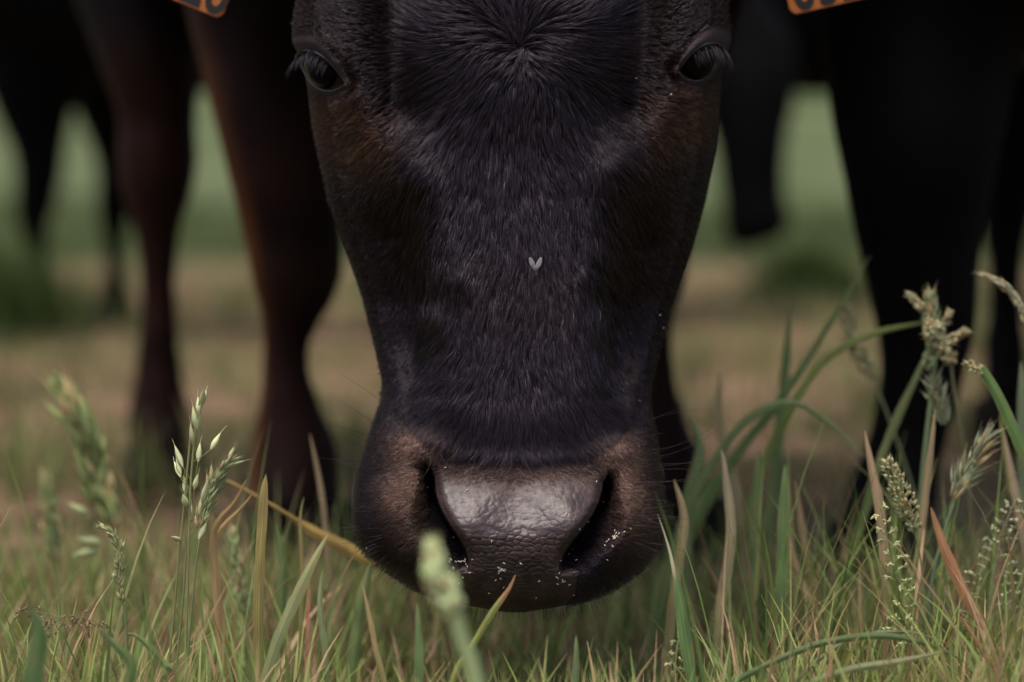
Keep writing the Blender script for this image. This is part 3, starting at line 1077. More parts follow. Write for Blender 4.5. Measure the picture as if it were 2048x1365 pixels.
for k in range(46):
    side = random.choice((-1, 1)); py = random.uniform(880, 1110)
    px = float(tl(T_XL, py)) + random.uniform(2, 70) if side < 0 else float(tl(T_XR, py)) - random.uniform(2, 70)
    whisk(px, py, side, random.uniform(-.35, .25), random.uniform(0.012, 0.03), random.uniform(-.06, .06), 0.00009)
for (px, py, dx, dy, L_, cu) in ((775, 860, -1, -.45, .034, -.02), (770, 885, -1, -.3, .04, .02), (868, 872, .15, 1, .03, .10), (820, 850, -.8, -.6, .045, 0.02),
                                 (1255, 870, 1, -.5, .042, -.05), (1300, 900, 1, .0, .05, .12), (1310, 915, 1, -.2, .045, .09), (1200, 900, .5, -1, .04, .05), (1262, 850, 1, -.1, .05, -.03), (870, 880, -.1, 1, .026, -.1), (856, 878, .6, .9, .03, .1)):
    whisk(px, py, dx, dy, L_, cu, 0.00010, 0.05)
hair_obj('whiskers', np.array(wp), np.array(wr_), 0.00002, np.array(wc), M_lash, cow, 1.5)
# eyelashes
lp, lr, lc = [], [], []
for (p, s, t) in lash_roots:
    for q in range(3):
        K = 7
        L_ = random.uniform(0.008, 0.016) * (1 - 0.4 * t)
        dv = Vector((s * random.uniform(0.25, 0.6), -0.75, random.uniform(-0.75, -0.25) - 0.3 * t)).normalized()
        x = p + Vector((random.uniform(-.0012, .0012), random.uniform(-.001, .001), random.uniform(-.0012, .0012) - 0.002))
        pts = []
        for k in range(K):
            pts.append(list(x)); x = x + dv * L_ / (K - 1)
            dv = (dv + Vector((0, 0, -0.16))).normalized()
        lp.append(pts); lr.append(0.00008); lc.append((0.006, 0.006, 0.008))
hair_obj('eyelashes', np.array(lp), np.array(lr), 0.00002, np.array(lc), M_lash, cow, 1.5)

# ------------------------------------------------------------------ ears and tags of the main cow
def ear(base, tip, wdt, parent, mat, droop=0.03):
    b0, t0 = Vector(base), Vector(tip)
    n1, n2 = 18, 14
    ax = (t0 - b0); L_ = ax.length; ax.normalize()
    upv = Vector((0, 0.55, 0.83)); sv = (upv - ax * upv.dot(ax)).normalized()
    fv = ax.cross(sv)
    if fv.y > 0: fv = -fv
    V_, F_ = [], []
    for k in range(n1 + 1):
        t = k / n1
        wd = wdt * (math.sin(math.pi * min(1, t * 0.8 + 0.16)) ** 0.7) * (1 if t < 0.92 else (1 - t) / 0.08 * 0.8 + 0.2)
        c = b0 + ax * (L_ * t) - Vector((0, 0, droop * t * t))
        for side_ in (0, 1):
            for j in range(n2 + 1):
                a = -1 + 2 * j / n2
                cup = 0.35 * wd * (a * a) - 0.25 * wd
                th_ = 0.002 * (1 - a * a) + 0.0006
                V_.append(c + sv * (a * wd) + fv * (cup + (th_ if side_ else -th_)))
    m = 2 * (n2 + 1)
    for k in range(n1):
        for j in range(n2):
            a = k * m + j
            F_.append((a, a + 1, a + m + 1, a + m))
            a2 = a + n2 + 1
            F_.append((a2, a2 + m, a2 + m + 1, a2 + 1))
        for j in (0, n2):
            a = k * m + j
            F_.append((a, a + m, a + m + n2 + 1, a + n2 + 1))
    me_ = bpy.data.meshes.new('ear'); me_.from_pydata([tuple(v) for v in V_], [], F_)
    bm_ = bmesh.new(); bm_.from_mesh(me_); bmesh.ops.recalc_face_normals(bm_, faces=bm_.faces); bm_.to_mesh(me_); bm_.free()
    for p in me_.polygons: p.use_smooth = True
    return link('ear', me_, mat, parent)


def rounded_plate(wd, ht, th_, rc=0.006, neck_w=0.35):
    """plate in local XZ, thickness in Y, narrowing to a neck at the top"""
    pts = []
    for (cx_, cz_, a0) in ((wd / 2 - rc, -ht / 2 + rc, -90), (wd / 2 - rc, ht / 2 * 0.45, 0)):
        for k in range(7):
            an = R(a0 + 90 * k / 6)
            pts.append((cx_ + rc * math.cos(an), cz_ + rc * math.sin(an)))
    pts += [(wd * neck_w / 2, ht / 2 * 0.8), (wd * neck_w / 2, ht / 2 + 0.012)]
    pts = pts + [(-x, z) for (x, z) in reversed(pts)]
    bm_ = bmesh.new()
    vs = [bm_.verts.new((x, -th_ / 2, z)) for x, z in pts]
    f = bm_.faces.new(vs)
    r = bmesh.ops.extrude_face_region(bm_, geom=[f])
    for v in [e for e in r['geom'] if isinstance(e, bmesh.types.BMVert)]: v.co.y += th_
    bmesh.ops.recalc_face_normals(bm_, faces=bm_.faces)
    bmesh.ops.bevel(bm_, geom=[e for e in bm_.edges if abs(e.verts[0].co.y - e.verts[1].co.y) < 1e-6], offset=0.0005, segments=2, affect='EDGES')
    me_ = bpy.data.meshes.new('tag'); bm_.to_mesh(me_); bm_.free()
    return me_


def ear_tag(center, rotz, roll, text, parent, shift=0.0):
    me_ = rounded_plate(0.060, 0.056, 0.0016, 0.0045)
    o = link('ear_tag', me_, M_tag)
    mw = Matrix.Translation(center) @ Matrix.Rotation(rotz, 4, 'Z') @ Matrix.Rotation(roll, 4, 'Y')
    me_.transform(mw)
    o.parent = parent; o.matrix_parent_inverse = Matrix.Translation(-Vector(parent.location))
    fc_ = bpy.data.curves.new('digits', 'FONT'); fc_.body = text; fc_.size = 0.0300; fc_.align_x = 'CENTER'; fc_.extrude = 0.0001; fc_.offset = 0.00035
    fo = bpy.data.objects.new('digits_tmp', fc_); COL.objects.link(fo)
    dm = bpy.data.meshes.new_from_object(fo.evaluated_get(bpy.context.evaluated_depsgraph_get()))
    bpy.data.objects.remove(fo)
    dm.transform(mw @ Matrix.Translation((shift, -0.0013, -0.0262)) @ Matrix.Rotation(math.pi / 2, 4, 'X') @ Matrix.Diagonal((0.92, 1.3, 1, 1)))
    link('number', dm, M_ink, o)
    return o


eb = WV(600, -190, 1.36); et = WV(300, -265, 1.37)
ear(eb, et, 0.042, cow, M_coat)
eb2 = WV(1450, -190, 1.36); et2 = WV(1780, -255, 1.37)
ear(eb2, et2, 0.042, cow, M_coat)
ear_tag(WV(380, -97, 1.33), R(-8), R(22), '0326', cow, 0.0028)
ear_tag(WV(1664, -93, 1.33), R(8), R(-13), '0326', cow)
tp = [Vector((-0.22, 2.74, 0.86)), Vector((-0.23, 2.81, 0.80)), Vector((-0.23, 2.82, 0.6)), Vector((-0.23, 2.81, 0.4)), Vector((-0.23, 2.80, 0.25))]
link('tail', tube_mesh([Vector(a) for a in resample([list(p) for p in tp], 24)], [0.02 - 0.012 * k / 23 + (0.018 * math.sin((k - 15) / 8 * math.pi) if k > 15 else 0) for k in range(24)], 10), M_coat, cow)


# ------------------------------------------------------------------ the other cows
def generic_cow(label, torso_, neck_, head_, legs_, ears_, tail_, mat, hoofw=0.08, voxel=0.014):
    P0 = torso_[len(torso_) // 2]
    root = empty('cow', (P0[0], P0[1], 0))
    tag(root, label, 'cow', 'cows of the herd')
    V_, Q_ = fuse([torso_, neck_, head_] + legs_, voxel)
    link('body', mesh_np('cow_body', V_, Q_), mat, root)
    for L_ in legs_:
        place_hoof(L_, root, M_hoof, hoofw)
    for e in ears_:
        ear(e[0], e[1], 0.045, root, mat)
    link('tail', tube_mesh([Vector(a) for a in resample(tail_, 20)], [0.02 - 0.008 * k / 19 for k in range(20)], 10), mat, root)
    for s in (-1, 1):   # eyes on the sides of the head
        h0 = Vector(head_[1][:3]); h1 = Vector(head_[2][:3]); ax = (h1 - h0).normalized()
        sv = ax.cross(Vector((0, 0, 1))).normalized()
        if sv.length < .1: sv = Vector((1, 0, 0))
        c = h0 * 0.75 + h1 * 0.25 + sv * s * (head_[1][3] * 0.82) + Vector((0, 0, 0.03))
        bm_ = bmesh.new(); bmesh.ops.create_uvsphere(bm_, u_segments=20, v_segments=14, radius=0.018)
        for v in bm_.verts: v.co += c
        m_ = bpy.data.meshes.new('eyeball'); bm_.to_mesh(m_); bm_.free()
        for p in m_.polygons: p.use_smooth = True
        link('eyeball', m_, M_eye, root)
    return root


cow['group'] = 'cows of the herd'
# right: stands beside the grazing one, facing the camera, head high
RF = [(1860, -260, 230, .10), (1850, -60, 215, .06), (1842, 150, 192, .03), (1838, 300, 165), (1836, 430, 138), (1842, 540, 118), (1852, 640, 104), (1846, 730, 90), (1828, 830, 82), (1804, 920, 84), (1782, 1000, 96, -.01), (1768, 1060, 92, -.02), (1762, 1110, 96, -.03)]
RF2 = [(2330, -260, 200, .10), (2330, -60, 180, .05), (2330, 200, 130), (2330, 400, 95), (2335, 500, 92), (2335, 580, 75), (2330, 700, 54), (2330, 820, 52), (2330, 900, 70), (2330, 960, 60, -.01), (2330, 1030, 68, -.02)]
RH = [(2060, -300, 230, .1), (2060, -100, 170, .05), (2050, 100, 110), (2030, 260, 80), (2020, 340, 74), (2015, 420, 58), (2010, 520, 42), (2010, 620, 40), (2012, 700, 50), (2012, 760, 46, -.01), (2012, 840, 54, -.02)]
RH2 = [(2560, -300, 230, .1), (2560, -100, 170, .05), (2550, 100, 110), (2540, 260, 80), (2530, 340, 74), (2520, 420, 58), (2520, 520, 42), (2520, 620, 40), (2520, 700, 50), (2520, 760, 46, -.01), (2520, 840, 54, -.02)]
generic_cow('black cow at the right edge, its thick foreleg standing among tall grass',
            [(0.40, 1.62, 0.62, .12, .15), (0.42, 1.74, 0.64, .20, .22), (0.46, 1.95, 0.67, .26, .27), (0.54, 2.25, 0.68, .29, .28), (0.60, 2.55, 0.72, .27, .26), (0.64, 2.86, 0.76, .20, .2), (0.65, 2.96, 0.76, .1, .12)],
            [(0.36, 1.42, 0.98, .09, .10), (0.38, 1.54, 0.88, .11, .14), (0.41, 1.70, 0.76, .15, .18), (0.43, 1.85, 0.70, .17, .2)],
            [(0.355, 1.44, 1.04, .07, .07), (0.35, 1.36, 1.02, .10, .10), (0.345, 1.26, 0.95, .08, .09), (0.34, 1.17, 0.88, .062, .065), (0.34, 1.11, 0.84, .07, .062), (0.34, 1.085, 0.82, .04, .04)],
            [leg_path(RF, 1.78), leg_path(RF2, 1.95), leg_path(RH, 2.75), leg_path(RH2, 2.75)],
            [((0.28, 1.42, 1.05), (0.14, 1.44, 1.03)), ((0.42, 1.42, 1.05), (0.56, 1.44, 1.03))],
            [[0.65, 2.98, 0.9], [0.66, 3.04, 0.8], [0.66, 3.05, 0.6], [0.66, 3.04, 0.35]], M_coat2)


# behind: stands side-on farther off, head lowered at the right
def L3(px, d, top=0.62, k=1.0, bend=0.0):
    x = (px - 1024) / F * d
    g_ = gz(x, d)
    return [(x, d, top + .05, .12 * k, .16 * k), (x, d, top - .1, .095 * k, .12 * k), (x + bend, d, .40, .058 * k, .07 * k), (x + bend, d, .33, .048 * k, .055 * k), (x, d, .27, .042 * k, .046 * k), (x, d, .2, .027, .032), (x, d, .12, .028, .032), (x, d, g_ + .08, .035, .038), (x, d, g_ + .045, .034, .04)]
D3 = 5.0
xs = lambda px: (px - 1024) / F * D3
generic_cow('black cow standing side-on farther behind, its belly and legs seen over the pale meadow',
            [(xs(-190), D3, .86, .14, .12), (xs(-130), D3, .83, .22, .20), (xs(150), D3, .80, .27, .27), (xs(600), D3, .79, .29, .29), (xs(1000), D3, .80, .28, .28), (xs(1260), D3, .82, .24, .22), (xs(1370), D3, .84, .14, .14)],
            [(xs(1230), D3, .86, .15, .18), (xs(1370), D3 - .02, .80, .12, .14), (xs(1440), D3 - .06, .68, .095, .10), (xs(1480), D3 - .09, .58, .085, .085)],
            [(xs(1470), D3 - .08, .62, .11, .08), (xs(1482), D3 - .1, .52, .105, .085), (xs(1488), D3 - .12, .40, .074, .07), (xs(1492), D3 - .13, .30, .066, .05), (xs(1502), D3 - .13, .235, .072, .052), (xs(1512), D3 - .13, .20, .055, .03)],
            [L3(70, D3, bend=.01), L3(230, D3 + .25, bend=.01), L3(1160, D3), L3(1260, D3 + .25)],
            [((xs(1420), D3 - .05, .66), (xs(1420) - .02, D3 - .22, .63)), ((xs(1450), D3 + .03, .68), (xs(1450), D3 + .2, .65))],
            [[xs(-200), D3, .92], [xs(-235), D3, .84], [xs(-240), D3, .6], [xs(-238), D3, .4]], M_coat2, 0.085, 0.018)


D4 = 6.2
xq = lambda px: (px - 1024) / F * D4
generic_cow('black cow farthest back, standing side-on behind the black foreleg at the right',
            [(xq(1130), D4, .92, .12, .12), (xq(1180), D4, .88, .22, .22), (xq(1450), D4, .86, .29, .29), (xq(1800), D4, .85, .30, .30), (xq(2200), D4, .86, .29, .28), (xq(2400), D4, .90, .2, .2), (xq(2480), D4, .92, .12, .12)],
            [(xq(2350), D4, .94, .15, .17), (xq(2500), D4, 1.02, .11, .14), (xq(2620), D4, 1.10, .09, .10)],
            [(xq(2590), D4, 1.12, .08, .08), (xq(2640), D4, 1.13, .09, .085), (xq(2740), D4, 1.05, .07, .07), (xq(2830), D4, .98, .055, .05), (xq(2860), D4, .96, .055, .05), (xq(2880), D4, .95, .03, .03)],
            [L3(1230, D4, .7), L3(1290, D4 + .25, .7), L3(2380, D4, .7), L3(2450, D4 + .25, .7)],
            [((xq(2600), D4 - .06, 1.16), (xq(2580), D4 - .2, 1.17)), ((xq(2600), D4 + .06, 1.16), (xq(2580), D4 + .2, 1.17))],
            [[xq(1120), D4, .98], [xq(1090), D4, .9], [xq(1085), D4, .6], [xq(1088), D4, .4]], M_coat2, 0.085, 0.018)


# ------------------------------------------------------------------ grass as ground cover
def blades(n_, xyf, hf, wf, colf, name, label, seed, lean=0.35, curve=0.9, seg=5, lie=0.0, mat=None):
    rg = np.random.default_rng(seed)
    x, y = xyf(rg, n_)
    n_ = len(x)
    h = hf(rg, x, y); wd = wf(rg, n_, y)
    az = rg.uniform(0, 2 * math.pi, n_)
    ln = rg.uniform(0, lean, n_) + lie
    cv = rg.uniform(0.2, 1, n_) * curve
    fa = rg.uniform(0, 2 * math.pi, n_)
    t = np.linspace(0, 1, seg + 1)
    z0 = ground_z(x, y)
    ang = ln[:, None] + cv[:, None] * t[None, :] ** 1.5
    ang = np.minimum(ang, 2.3)
    ds = h[:, None] / seg
    hor = np.concatenate([np.zeros((n_, 1)), np.cumsum(np.sin(ang[:, :-1]) * ds, 1)], 1)
    ver = np.concatenate([np.zeros((n_, 1)), np.cumsum(np.cos(ang[:, :-1]) * ds, 1)], 1)
    if lie: ver = np.maximum(ver, 0.001) + rg.uniform(0.0, 0.03, (n_, 1))
    cxp = x[:, None] + np.cos(az)[:, None] * hor
    cyp = y[:, None] + np.sin(az)[:, None] * hor
    czp = z0[:, None] + ver - 0.004
    wv = wd[:, None] * np.clip(1.05 - t[None, :] ** 2.2, 0.03, 1) * 0.5
    sx = -np.sin(az)[:, None] * np.cos(0.4 * np.sin(fa))[:, None] + 0.3 * np.cos(fa)[:, None]
    sy = np.cos(az)[:, None] + 0.3 * np.sin(fa)[:, None]
    A = np.stack([cxp - sx * wv, cyp - sy * wv, czp], -1)
    M_ = np.stack([cxp, cyp, czp - wv * 0.35], -1)
    B = np.stack([cxp + sx * wv, cyp + sy * wv, czp], -1)
    V_ = np.stack([A, M_, B], 2)          # n, seg+1, 3, 3
    base = (np.arange(n_) * (seg + 1) * 3)[:, None, None]
    k = (np.arange(seg) * 3)[None, :, None]
    j = np.arange(2)[None, None, :]
    a = base + k + j
    Q_ = np.stack([a, a + 1, a + 4, a + 3], -1).reshape(-1, 4)
    c = colf(rg, x, y)                     # n,3 base ; tip tint
    tipc = c * np.array([1.25, 1.12, 1.0])
    C = c[:, None, None, :] * (1 - t[None, :, None, None]) + tipc[:, None, None, :] * t[None, :, None, None]
    C = np.broadcast_to(C, V_.shape).reshape(-1, 3)
    m_ = mesh_np(name, V_.reshape(-1, 3), Q_)
    fattr(m_, 'col', C, 'FLOAT_COLOR')
    o = link(name, m_, mat or M_plant)
    tag(o, label, None, None, 'stuff')
    return o


def in_feet(x, y):
    b_ = np.zeros(x.shape, bool)
    for (L_, d_) in ((LEG_FL, 1.9), (LEG_FR, 1.9), (LEG_HL, 2.4), (LEG_HR, 2.4), (RF, 1.78), (RH, 2.75)):
        p = leg_path(L_, d_)[-1]
        b_ |= (np.hypot(x - p[0], y - p[1]) < 0.05)
    return b_


def region(y0, y1, mx, side=0.42):
    def f(rg, n_):
        y = y0 + (y1 - y0) * rg.uniform(0, 1, n_)
        x = rg.uniform(-1, 1, n_) * (0.21 * y + side) * mx
        x = rg.uniform(-1, 1, n_) * (0.21 * y1 + side)
        k = (np.abs(x) < 0.21 * y + side) & ~in_feet(x, y)
        return x[k], y[k]
    return f


def patchy(x, y, seed, sc_=20): return noise2(x * 100, y * 100, sc_, seed)


def green(rg, x, y):
    p = patchy(x, y, 71, 14)[:, None]
    a = np.array([0.17, 0.28, 0.075]); b_ = np.array([0.34, 0.38, 0.14]); c_ = np.array([0.14, 0.25, 0.085])
    r_ = rg.uniform(0, 1, (len(x), 1))
    c = a * (1 - r_) + b_ * r_
    c = c * (1 - 0.4 * (p > 0.1)) + c_ * 0.4 * (p > 0.1)
    straw_ = rg.uniform(0, 1, (len(x), 1)) < 0.22
    c = np.where(straw_, np.array([0.40, 0.29, 0.18]), c)
    return c * rg.uniform(0.7, 1.25, (len(x), 1))


def straw(rg, x, y):
    r_ = np.clip(rg.uniform(0, 1, (len(x), 1)) * 0.6 + 0.2 + 1.0 * patchy(x, y, 79, 16)[:, None], 0, 1)
    c = np.array([0.24, 0.14, 0.09]) * (1 - r_) + np.array([0.58, 0.41, 0.29]) * r_
    red = rg.uniform(0, 1, (len(x), 1)) < 0.12
    c = np.where(red, np.array([0.24, 0.10, 0.06]), c)
    return c * rg.uniform(0.6, 1.2, (len(x), 1))


def head_clear(x, y, h):
    """keep blades from growing up through the muzzle"""
    near = (np.abs(x) < 0.105) & (y > 1.13) & (y < 1.42)
    h = np.where(near, np.minimum(h, 0.07), h)
    return np.where((np.abs(x) < 0.10) & (y <= 1.13), np.minimum(h, 0.098), h)


blades(13500, region(1.02, 1.9, 1), lambda rg, x, y: head_clear(x, y, np.abs(rg.normal(0.066, 0.032, len(x))) * (1 - 0.62 * smooth01(1.3, 1.75, y)) * (1 + 0.6 * patchy(x, y, 75, 9)) + 0.012),
       lambda rg, n_, y: rg.uniform(0.0010, 0.0036, n_), green, 'short_grass', 'short green meadow grass growing round the muzzle and hooves', 11, 0.5, 1.2, 6)
blades(13000, region(1.9, 9.5, 1), lambda rg, x, y: np.clip(0.004 + 0.085 * patchy(x, y, 76, 22) + 0.05 * patchy(x, y, 78, 9), 0.004, 1) * rg.uniform(.5, 1.2, len(x)),
       lambda rg, n_, y: rg.uniform(0.003, 0.006, n_), green, 'meadow_turf', 'thin green turf in the grazed middle of the meadow', 12, 0.6, 1.2, 4)
blades(38000, region(1.0, 10.5, 1), lambda rg, x, y: rg.uniform(0.05, 0.20, len(x)),
       lambda rg, n_, y: rg.uniform(0.0012, 0.0034, n_), straw, 'hay_litter', 'dry brown hay stalks lying flat on the ground', 13, 0.25, 0.5, 5, lie=1.35)
blades(2800, region(1.05, 2.6, 1), lambda rg, x, y: head_clear(x, y, rg.uniform(0.05, 0.13, len(x)) * (1 - 0.6 * smooth01(1.35, 1.8, y))),
       lambda rg, n_, y: rg.uniform(0.0012, 0.003, n_), straw, 'dry_stubble', 'dry straw coloured grass stalks standing among the green', 14, 0.6, 0.8, 6)


def far_xy(rg, n_):
    y = rg.uniform(10.5, 20.0, n_); x = rg.uniform(-1, 1, n_) * 4.9
    k = np.abs(x) < 0.21 * y + 0.7
    return x[k], y[k]


def fgreen(rg, x, y):
    r_ = rg.uniform(0, 1, (len(x), 1))
    return (np.array([0.085, 0.125, 0.042]) * (1 - r_) + np.array([0.155, 0.19, 0.085]) * r_) * rg.uniform(.75, 1.2, (len(x), 1)) * (1 + 0.55 * patchy(x, y, 95, 70)[:, None])


blades(24000, far_xy, lambda rg, x, y: np.abs(rg.normal(0.16, 0.05, len(x))) * (1 + 0.5 * patchy(x, y, 77, 60)),
       lambda rg, n_, y: rg.uniform(0.006, 0.012, n_), fgreen, 'tall_meadow_grass', 'tall pale green meadow grass on the far slope', 15, 0.3, 0.7, 4)

blades(3000, region(1.02, 1.22, 1, 0.12), lambda rg, x, y: head_clear(x, y, rg.uniform(0.06, 0.112, len(x))), lambda rg, n_, y: rg.uniform(0.0012, 0.0034, n_), green,
       'fresh_grass', 'fresh green blades crowding the ground just in front of the muzzle', 18, 0.45, 0.9, 6)

def stem_h(rg, x, y):
    h = rg.uniform(0.05, 0.145, len(x)) * (1 - 0.35 * smooth01(1.4, 1.8, y)) * (1 + 0.6 * patchy(x, y, 97, 11))
    return np.where(np.abs(x) < 0.095, np.minimum(h, 0.06), h)


def stem_col(rg, x, y):
    r_ = rg.uniform(0, 1, (len(x), 1))
    c = np.where(r_ < .45, np.array([0.20, 0.30, 0.10]), np.where(r_ < .75, np.array([0.30, 0.33, 0.14]), np.array([0.50, 0.37, 0.24])))
    return c * rg.uniform(.65, 1.25, (len(x), 1))


blades(1200, region(1.1, 1.75, 1, 0.25), stem_h, lambda rg, n_, y: rg.uniform(0.0008, 0.0026, n_), stem_col,
       'wispy_grass', 'thin taller green and straw stems mixed through the grass on both sides of the muzzle', 19, 0.45, 0.8, 8)

# clumps of longer grass scattered over the grazed meadow
_tr = np.random.default_rng(91)
_tc = np.stack([_tr.uniform(-1.6, 1.6, 230), _tr.uniform(1.75, 8.5, 230)], 1)
_tc = _tc[np.abs(_tc[:, 0]) < 0.22 * _tc[:, 1] + .25]


def clumps_xy(rg, n_):
    k = rg.integers(0, len(_tc), n_)
    sg = 0.03 + 0.012 * _tc[k, 1]
    x = _tc[k, 0] + rg.normal(0, 1, n_) * sg; y = _tc[k, 1] + rg.normal(0, 1, n_) * sg * .8
    m = ~in_feet(x, y) & (y > 1.6)
    return x[m], y[m]


def clump_col(rg, x, y):
    k = np.clip(0.5 + 0.9 * patchy(x, y, 93, 30), 0, 1)[:, None]
    c = np.array([0.050, 0.095, 0.028]) * (1 - k) + np.array([0.19, 0.22, 0.085]) * k
    return c * rg.uniform(.7, 1.25, (len(x), 1))


blades(9000, clumps_xy, lambda rg, x, y: rg.uniform(0.03, 0.105, len(x)) * (1 + .5 * patchy(x, y, 94, 40)), lambda rg, n_, y: rg.uniform(0.0022, 0.005, n_), clump_col,
       'grass_clumps', 'scattered clumps of longer green grass over the grazed meadow', 17, 0.6, 1.1, 4)

# two dense dark tufts that hide the hooves of the cow behind
def tuft_xy(cx_, cy_, r_):
    def f(rg, n_):
        return rg.normal(cx_, r_, n_), rg.normal(cy_, r_ * 0.7, n_)
    return f
def dgreen(rg, x, y):
    r_ = rg.uniform(0, 1, (len(x), 1))
    return (np.array([0.05, 0.10, 0.025]) * (1 - r_) + np.array([0.10, 0.15, 0.045]) * r_)
for (cx_, cy_, r_, hh, nm) in ((xs(40), 4.75, 0.08, 0.21, 'dense dark green tussock in front of the far cow at the left edge'),
                               ((1625 - 1024) / F * 6.9, 6.9, 0.065, 0.17, 'dark green tussock in the bright gap right of the head')):
    o = blades(900, tuft_xy(cx_, cy_, r_), lambda rg, x, y: rg.uniform(0.6, 1.1, len(x)) * hh, lambda rg, n_, y: rg.uniform(0.004, 0.009, n_),
               dgreen, 'grass_tussock', nm, 16, 0.35, 0.8, 5)
    del o['kind']
    tag(o, nm, 'grass tussock')


# ------------------------------------------------------------------ single plants
class PB:
    """collects ribbons, stalks and husks of one part of a plant"""
    def __init__(s): s.V = []; s.Q = []; s.C = []

    def _add(s, V_, Q_, C_):
        o = sum(len(v) for v in s.V)
        s.V.append(V_); s.Q.append(Q_ + o); s.C.append(C_)

    def ribbon(s, P, wd, c0, c1=None, fold=0.35, face=0.0, cols=None):
        """P (n,3) centre line, wd widths (n,), c0 base colour, c1 tip colour"""
        P = np.array(P, float); n_ = len(P)
        wd = np.asarray(wd, float) * np.ones(n_)
        T = np.gradient(P, axis=0); T /= np.linalg.norm(T, axis=1, keepdims=True)
        view = np.array([math.sin(face), -math.cos(face), 0.15])
        S = np.cross(T, view); S /= np.linalg.norm(S, axis=1, keepdims=True) + 1e-9
        Nn = np.cross(S, T)
        m = 9
        if n_ < 14: m = 5
        f = np.linspace(-1, 1, m)
        sd = RNG.uniform(0, 900)
        rag = 1 + 0.05 * noise2(np.arange(n_) * 10, np.full(n_, sd), 13, 81)
        f2 = np.stack([f] * n_, 0)
        f2[:, 0] *= 1 + 0.10 * noise2(np.arange(n_) * 10, np.full(n_, sd + 50), 11, 82); f2[:, -1] *= 1 + 0.10 * noise2(np.arange(n_) * 10, np.full(n_, sd + 90), 11, 83)
        V_ = P[:, None] + S[:, None] * (f2 * (wd * rag)[:, None] / 2)[..., None] + Nn[:, None] * ((1 - np.abs(f))[None, :] * (wd * fold * .5)[:, None] + 0.02 * (np.arange(m) % 2)[None, :] * wd[:, None])[..., None]
        a = (np.arange(n_ - 1) * m)[:, None] + np.arange(m - 1)[None, :]
        Q_ = np.stack([a, a + 1, a + m + 1, a + m], -1).reshape(-1, 4)
        t = np.linspace(0, 1, n_)[:, None]
        c1 = c0 if c1 is None else c1
        C_ = np.array(c0) * (1 - t) + np.array(c1) * t if cols is None else np.array(cols)
        vein = 1 + 0.16 * np.where(np.arange(m) % 2 == 0, 1, -1)
        vein[m // 2] = 1.35
        yy = np.repeat(np.arange(n_)[:, None] * 12.0, m, 1); xx = np.repeat((np.arange(m) * 9.0)[None, :], n_, 0) + sd
        tone = 1 + 0.22 * noise2(xx, yy, 40, 84)
        spot = smooth01(.45, .75, noise2(xx, yy, 15, 85))[..., None] * 0.55
        edge = (np.abs(f) > .9)[None, :, None] * smooth01(.0, .5, noise2(xx, yy, 30, 86))[..., None] * .6
        C_ = C_[:, None, :] * (vein[None, :] * tone)[..., None]
        dry = np.array([0.34, 0.22, 0.12])
        C_ = C_ * (1 - spot) + dry * spot
        C_ = C_ * (1 - edge) + dry * 1.2 * edge
        s._add(V_.reshape(-1, 3), Q_, C_.reshape(-1, 3))

    def stalk(s, P, rad, c0, c1=None, seg=7):
        P = np.array(P, float); n_ = len(P)
        rad = np.asarray(rad, float) * np.ones(n_)
        T = np.gradient(P, axis=0); T /= np.linalg.norm(T, axis=1, keepdims=True)
        S = np.cross(T, [0.1, -1, 0.1]); S /= np.linalg.norm(S, axis=1, keepdims=True) + 1e-9
        B = np.cross(T, S)
        an = np.linspace(0, 2 * math.pi, seg, endpoint=False)
        V_ = P[:, None] + rad[:, None, None] * (np.cos(an)[None, :, None] * S[:, None] + np.sin(an)[None, :, None] * B[:, None])
        i_ = (np.arange(n_ - 1) * seg)[:, None]; j = np.arange(seg)[None, :]; j2_ = (j + 1) % seg
        Q_ = np.stack([i_ + j, i_ + j2_, i_ + seg + j2_, i_ + seg + j], -1).reshape(-1, 4)
        t = np.linspace(0, 1, n_)[:, None]
        c1 = c0 if c1 is None else c1
        C_ = np.repeat((np.array(c0) * (1 - t) + np.array(c1) * t)[:, None], seg, 1)
        s._add(V_.reshape(-1, 3), Q_, C_.reshape(-1, 3))

    def husk(s, p, d, L_, r, c, awn=0.0):
        """pointed spikelet from p along d"""
        d = np.array(d, float); d /= np.linalg.norm(d) + 1e-9
        t = np.linspace(0, 1, 8)
        prof = np.array([0.12, 0.62, 0.95, 1.0, 0.85, 0.6, 0.32, 0.03])
        P = np.array(p)[None] + d[None] * (L_ * t)[:, None]
        s.stalk(P, prof * r, c, np.array(c) * 1.1, 6)
        if awn:
            q = P[-1]
            dd = d + RNG.normal(0, .12, 3)
            s.stalk(np.array([q, q + dd * awn * .5, q + dd * awn + np.array([0, 0, -awn * .1])]), [0.00012, 0.0001, 0.00004], np.array(c) * np.array([1.1, .9, .9]), None, 4)

    def build(s, name, parent=None, mat=None):
        if not s.V: return None
        m_ = mesh_np(name, np.concatenate(s.V), np.concatenate(s.Q))
        C_ = np.concatenate(s.C)
        gr = C_.mean(1, keepdims=True)
        C_ = np.clip((C_ * 0.86 + gr * 0.14) * np.array([1.28, 1.2, 1.0]), 0, .9)
        fattr(m_, 'col', C_, 'FLOAT_COLOR')
        return link(name, m_, mat or M_plant, parent)


def line(pts, d, n_=24):
    """photo points (px, py[, extra depth]) -> world polyline down to the ground"""
    q = resample([(p[0], p[1], (p[2] if len(p) > 2 else 0)) for p in pts], n_)
    return W(q[:, 0], q[:, 1], d + q[:, 2])


def to_ground(pts, d):
    """extend the lower end of the photo line down to the soil"""
    p = list(pts)
    a, b_ = p[0], p[1]
    gy_ = 400 + F * CAMH / d
    sl_ = (b_[0] - a[0]) / (b_[1] - a[1] + 1e-6)
    sl_ = max(-0.25, min(0.25, sl_))
    return [(a[0] + sl_ * (gy_ - a[1]), gy_ + 12)] + p


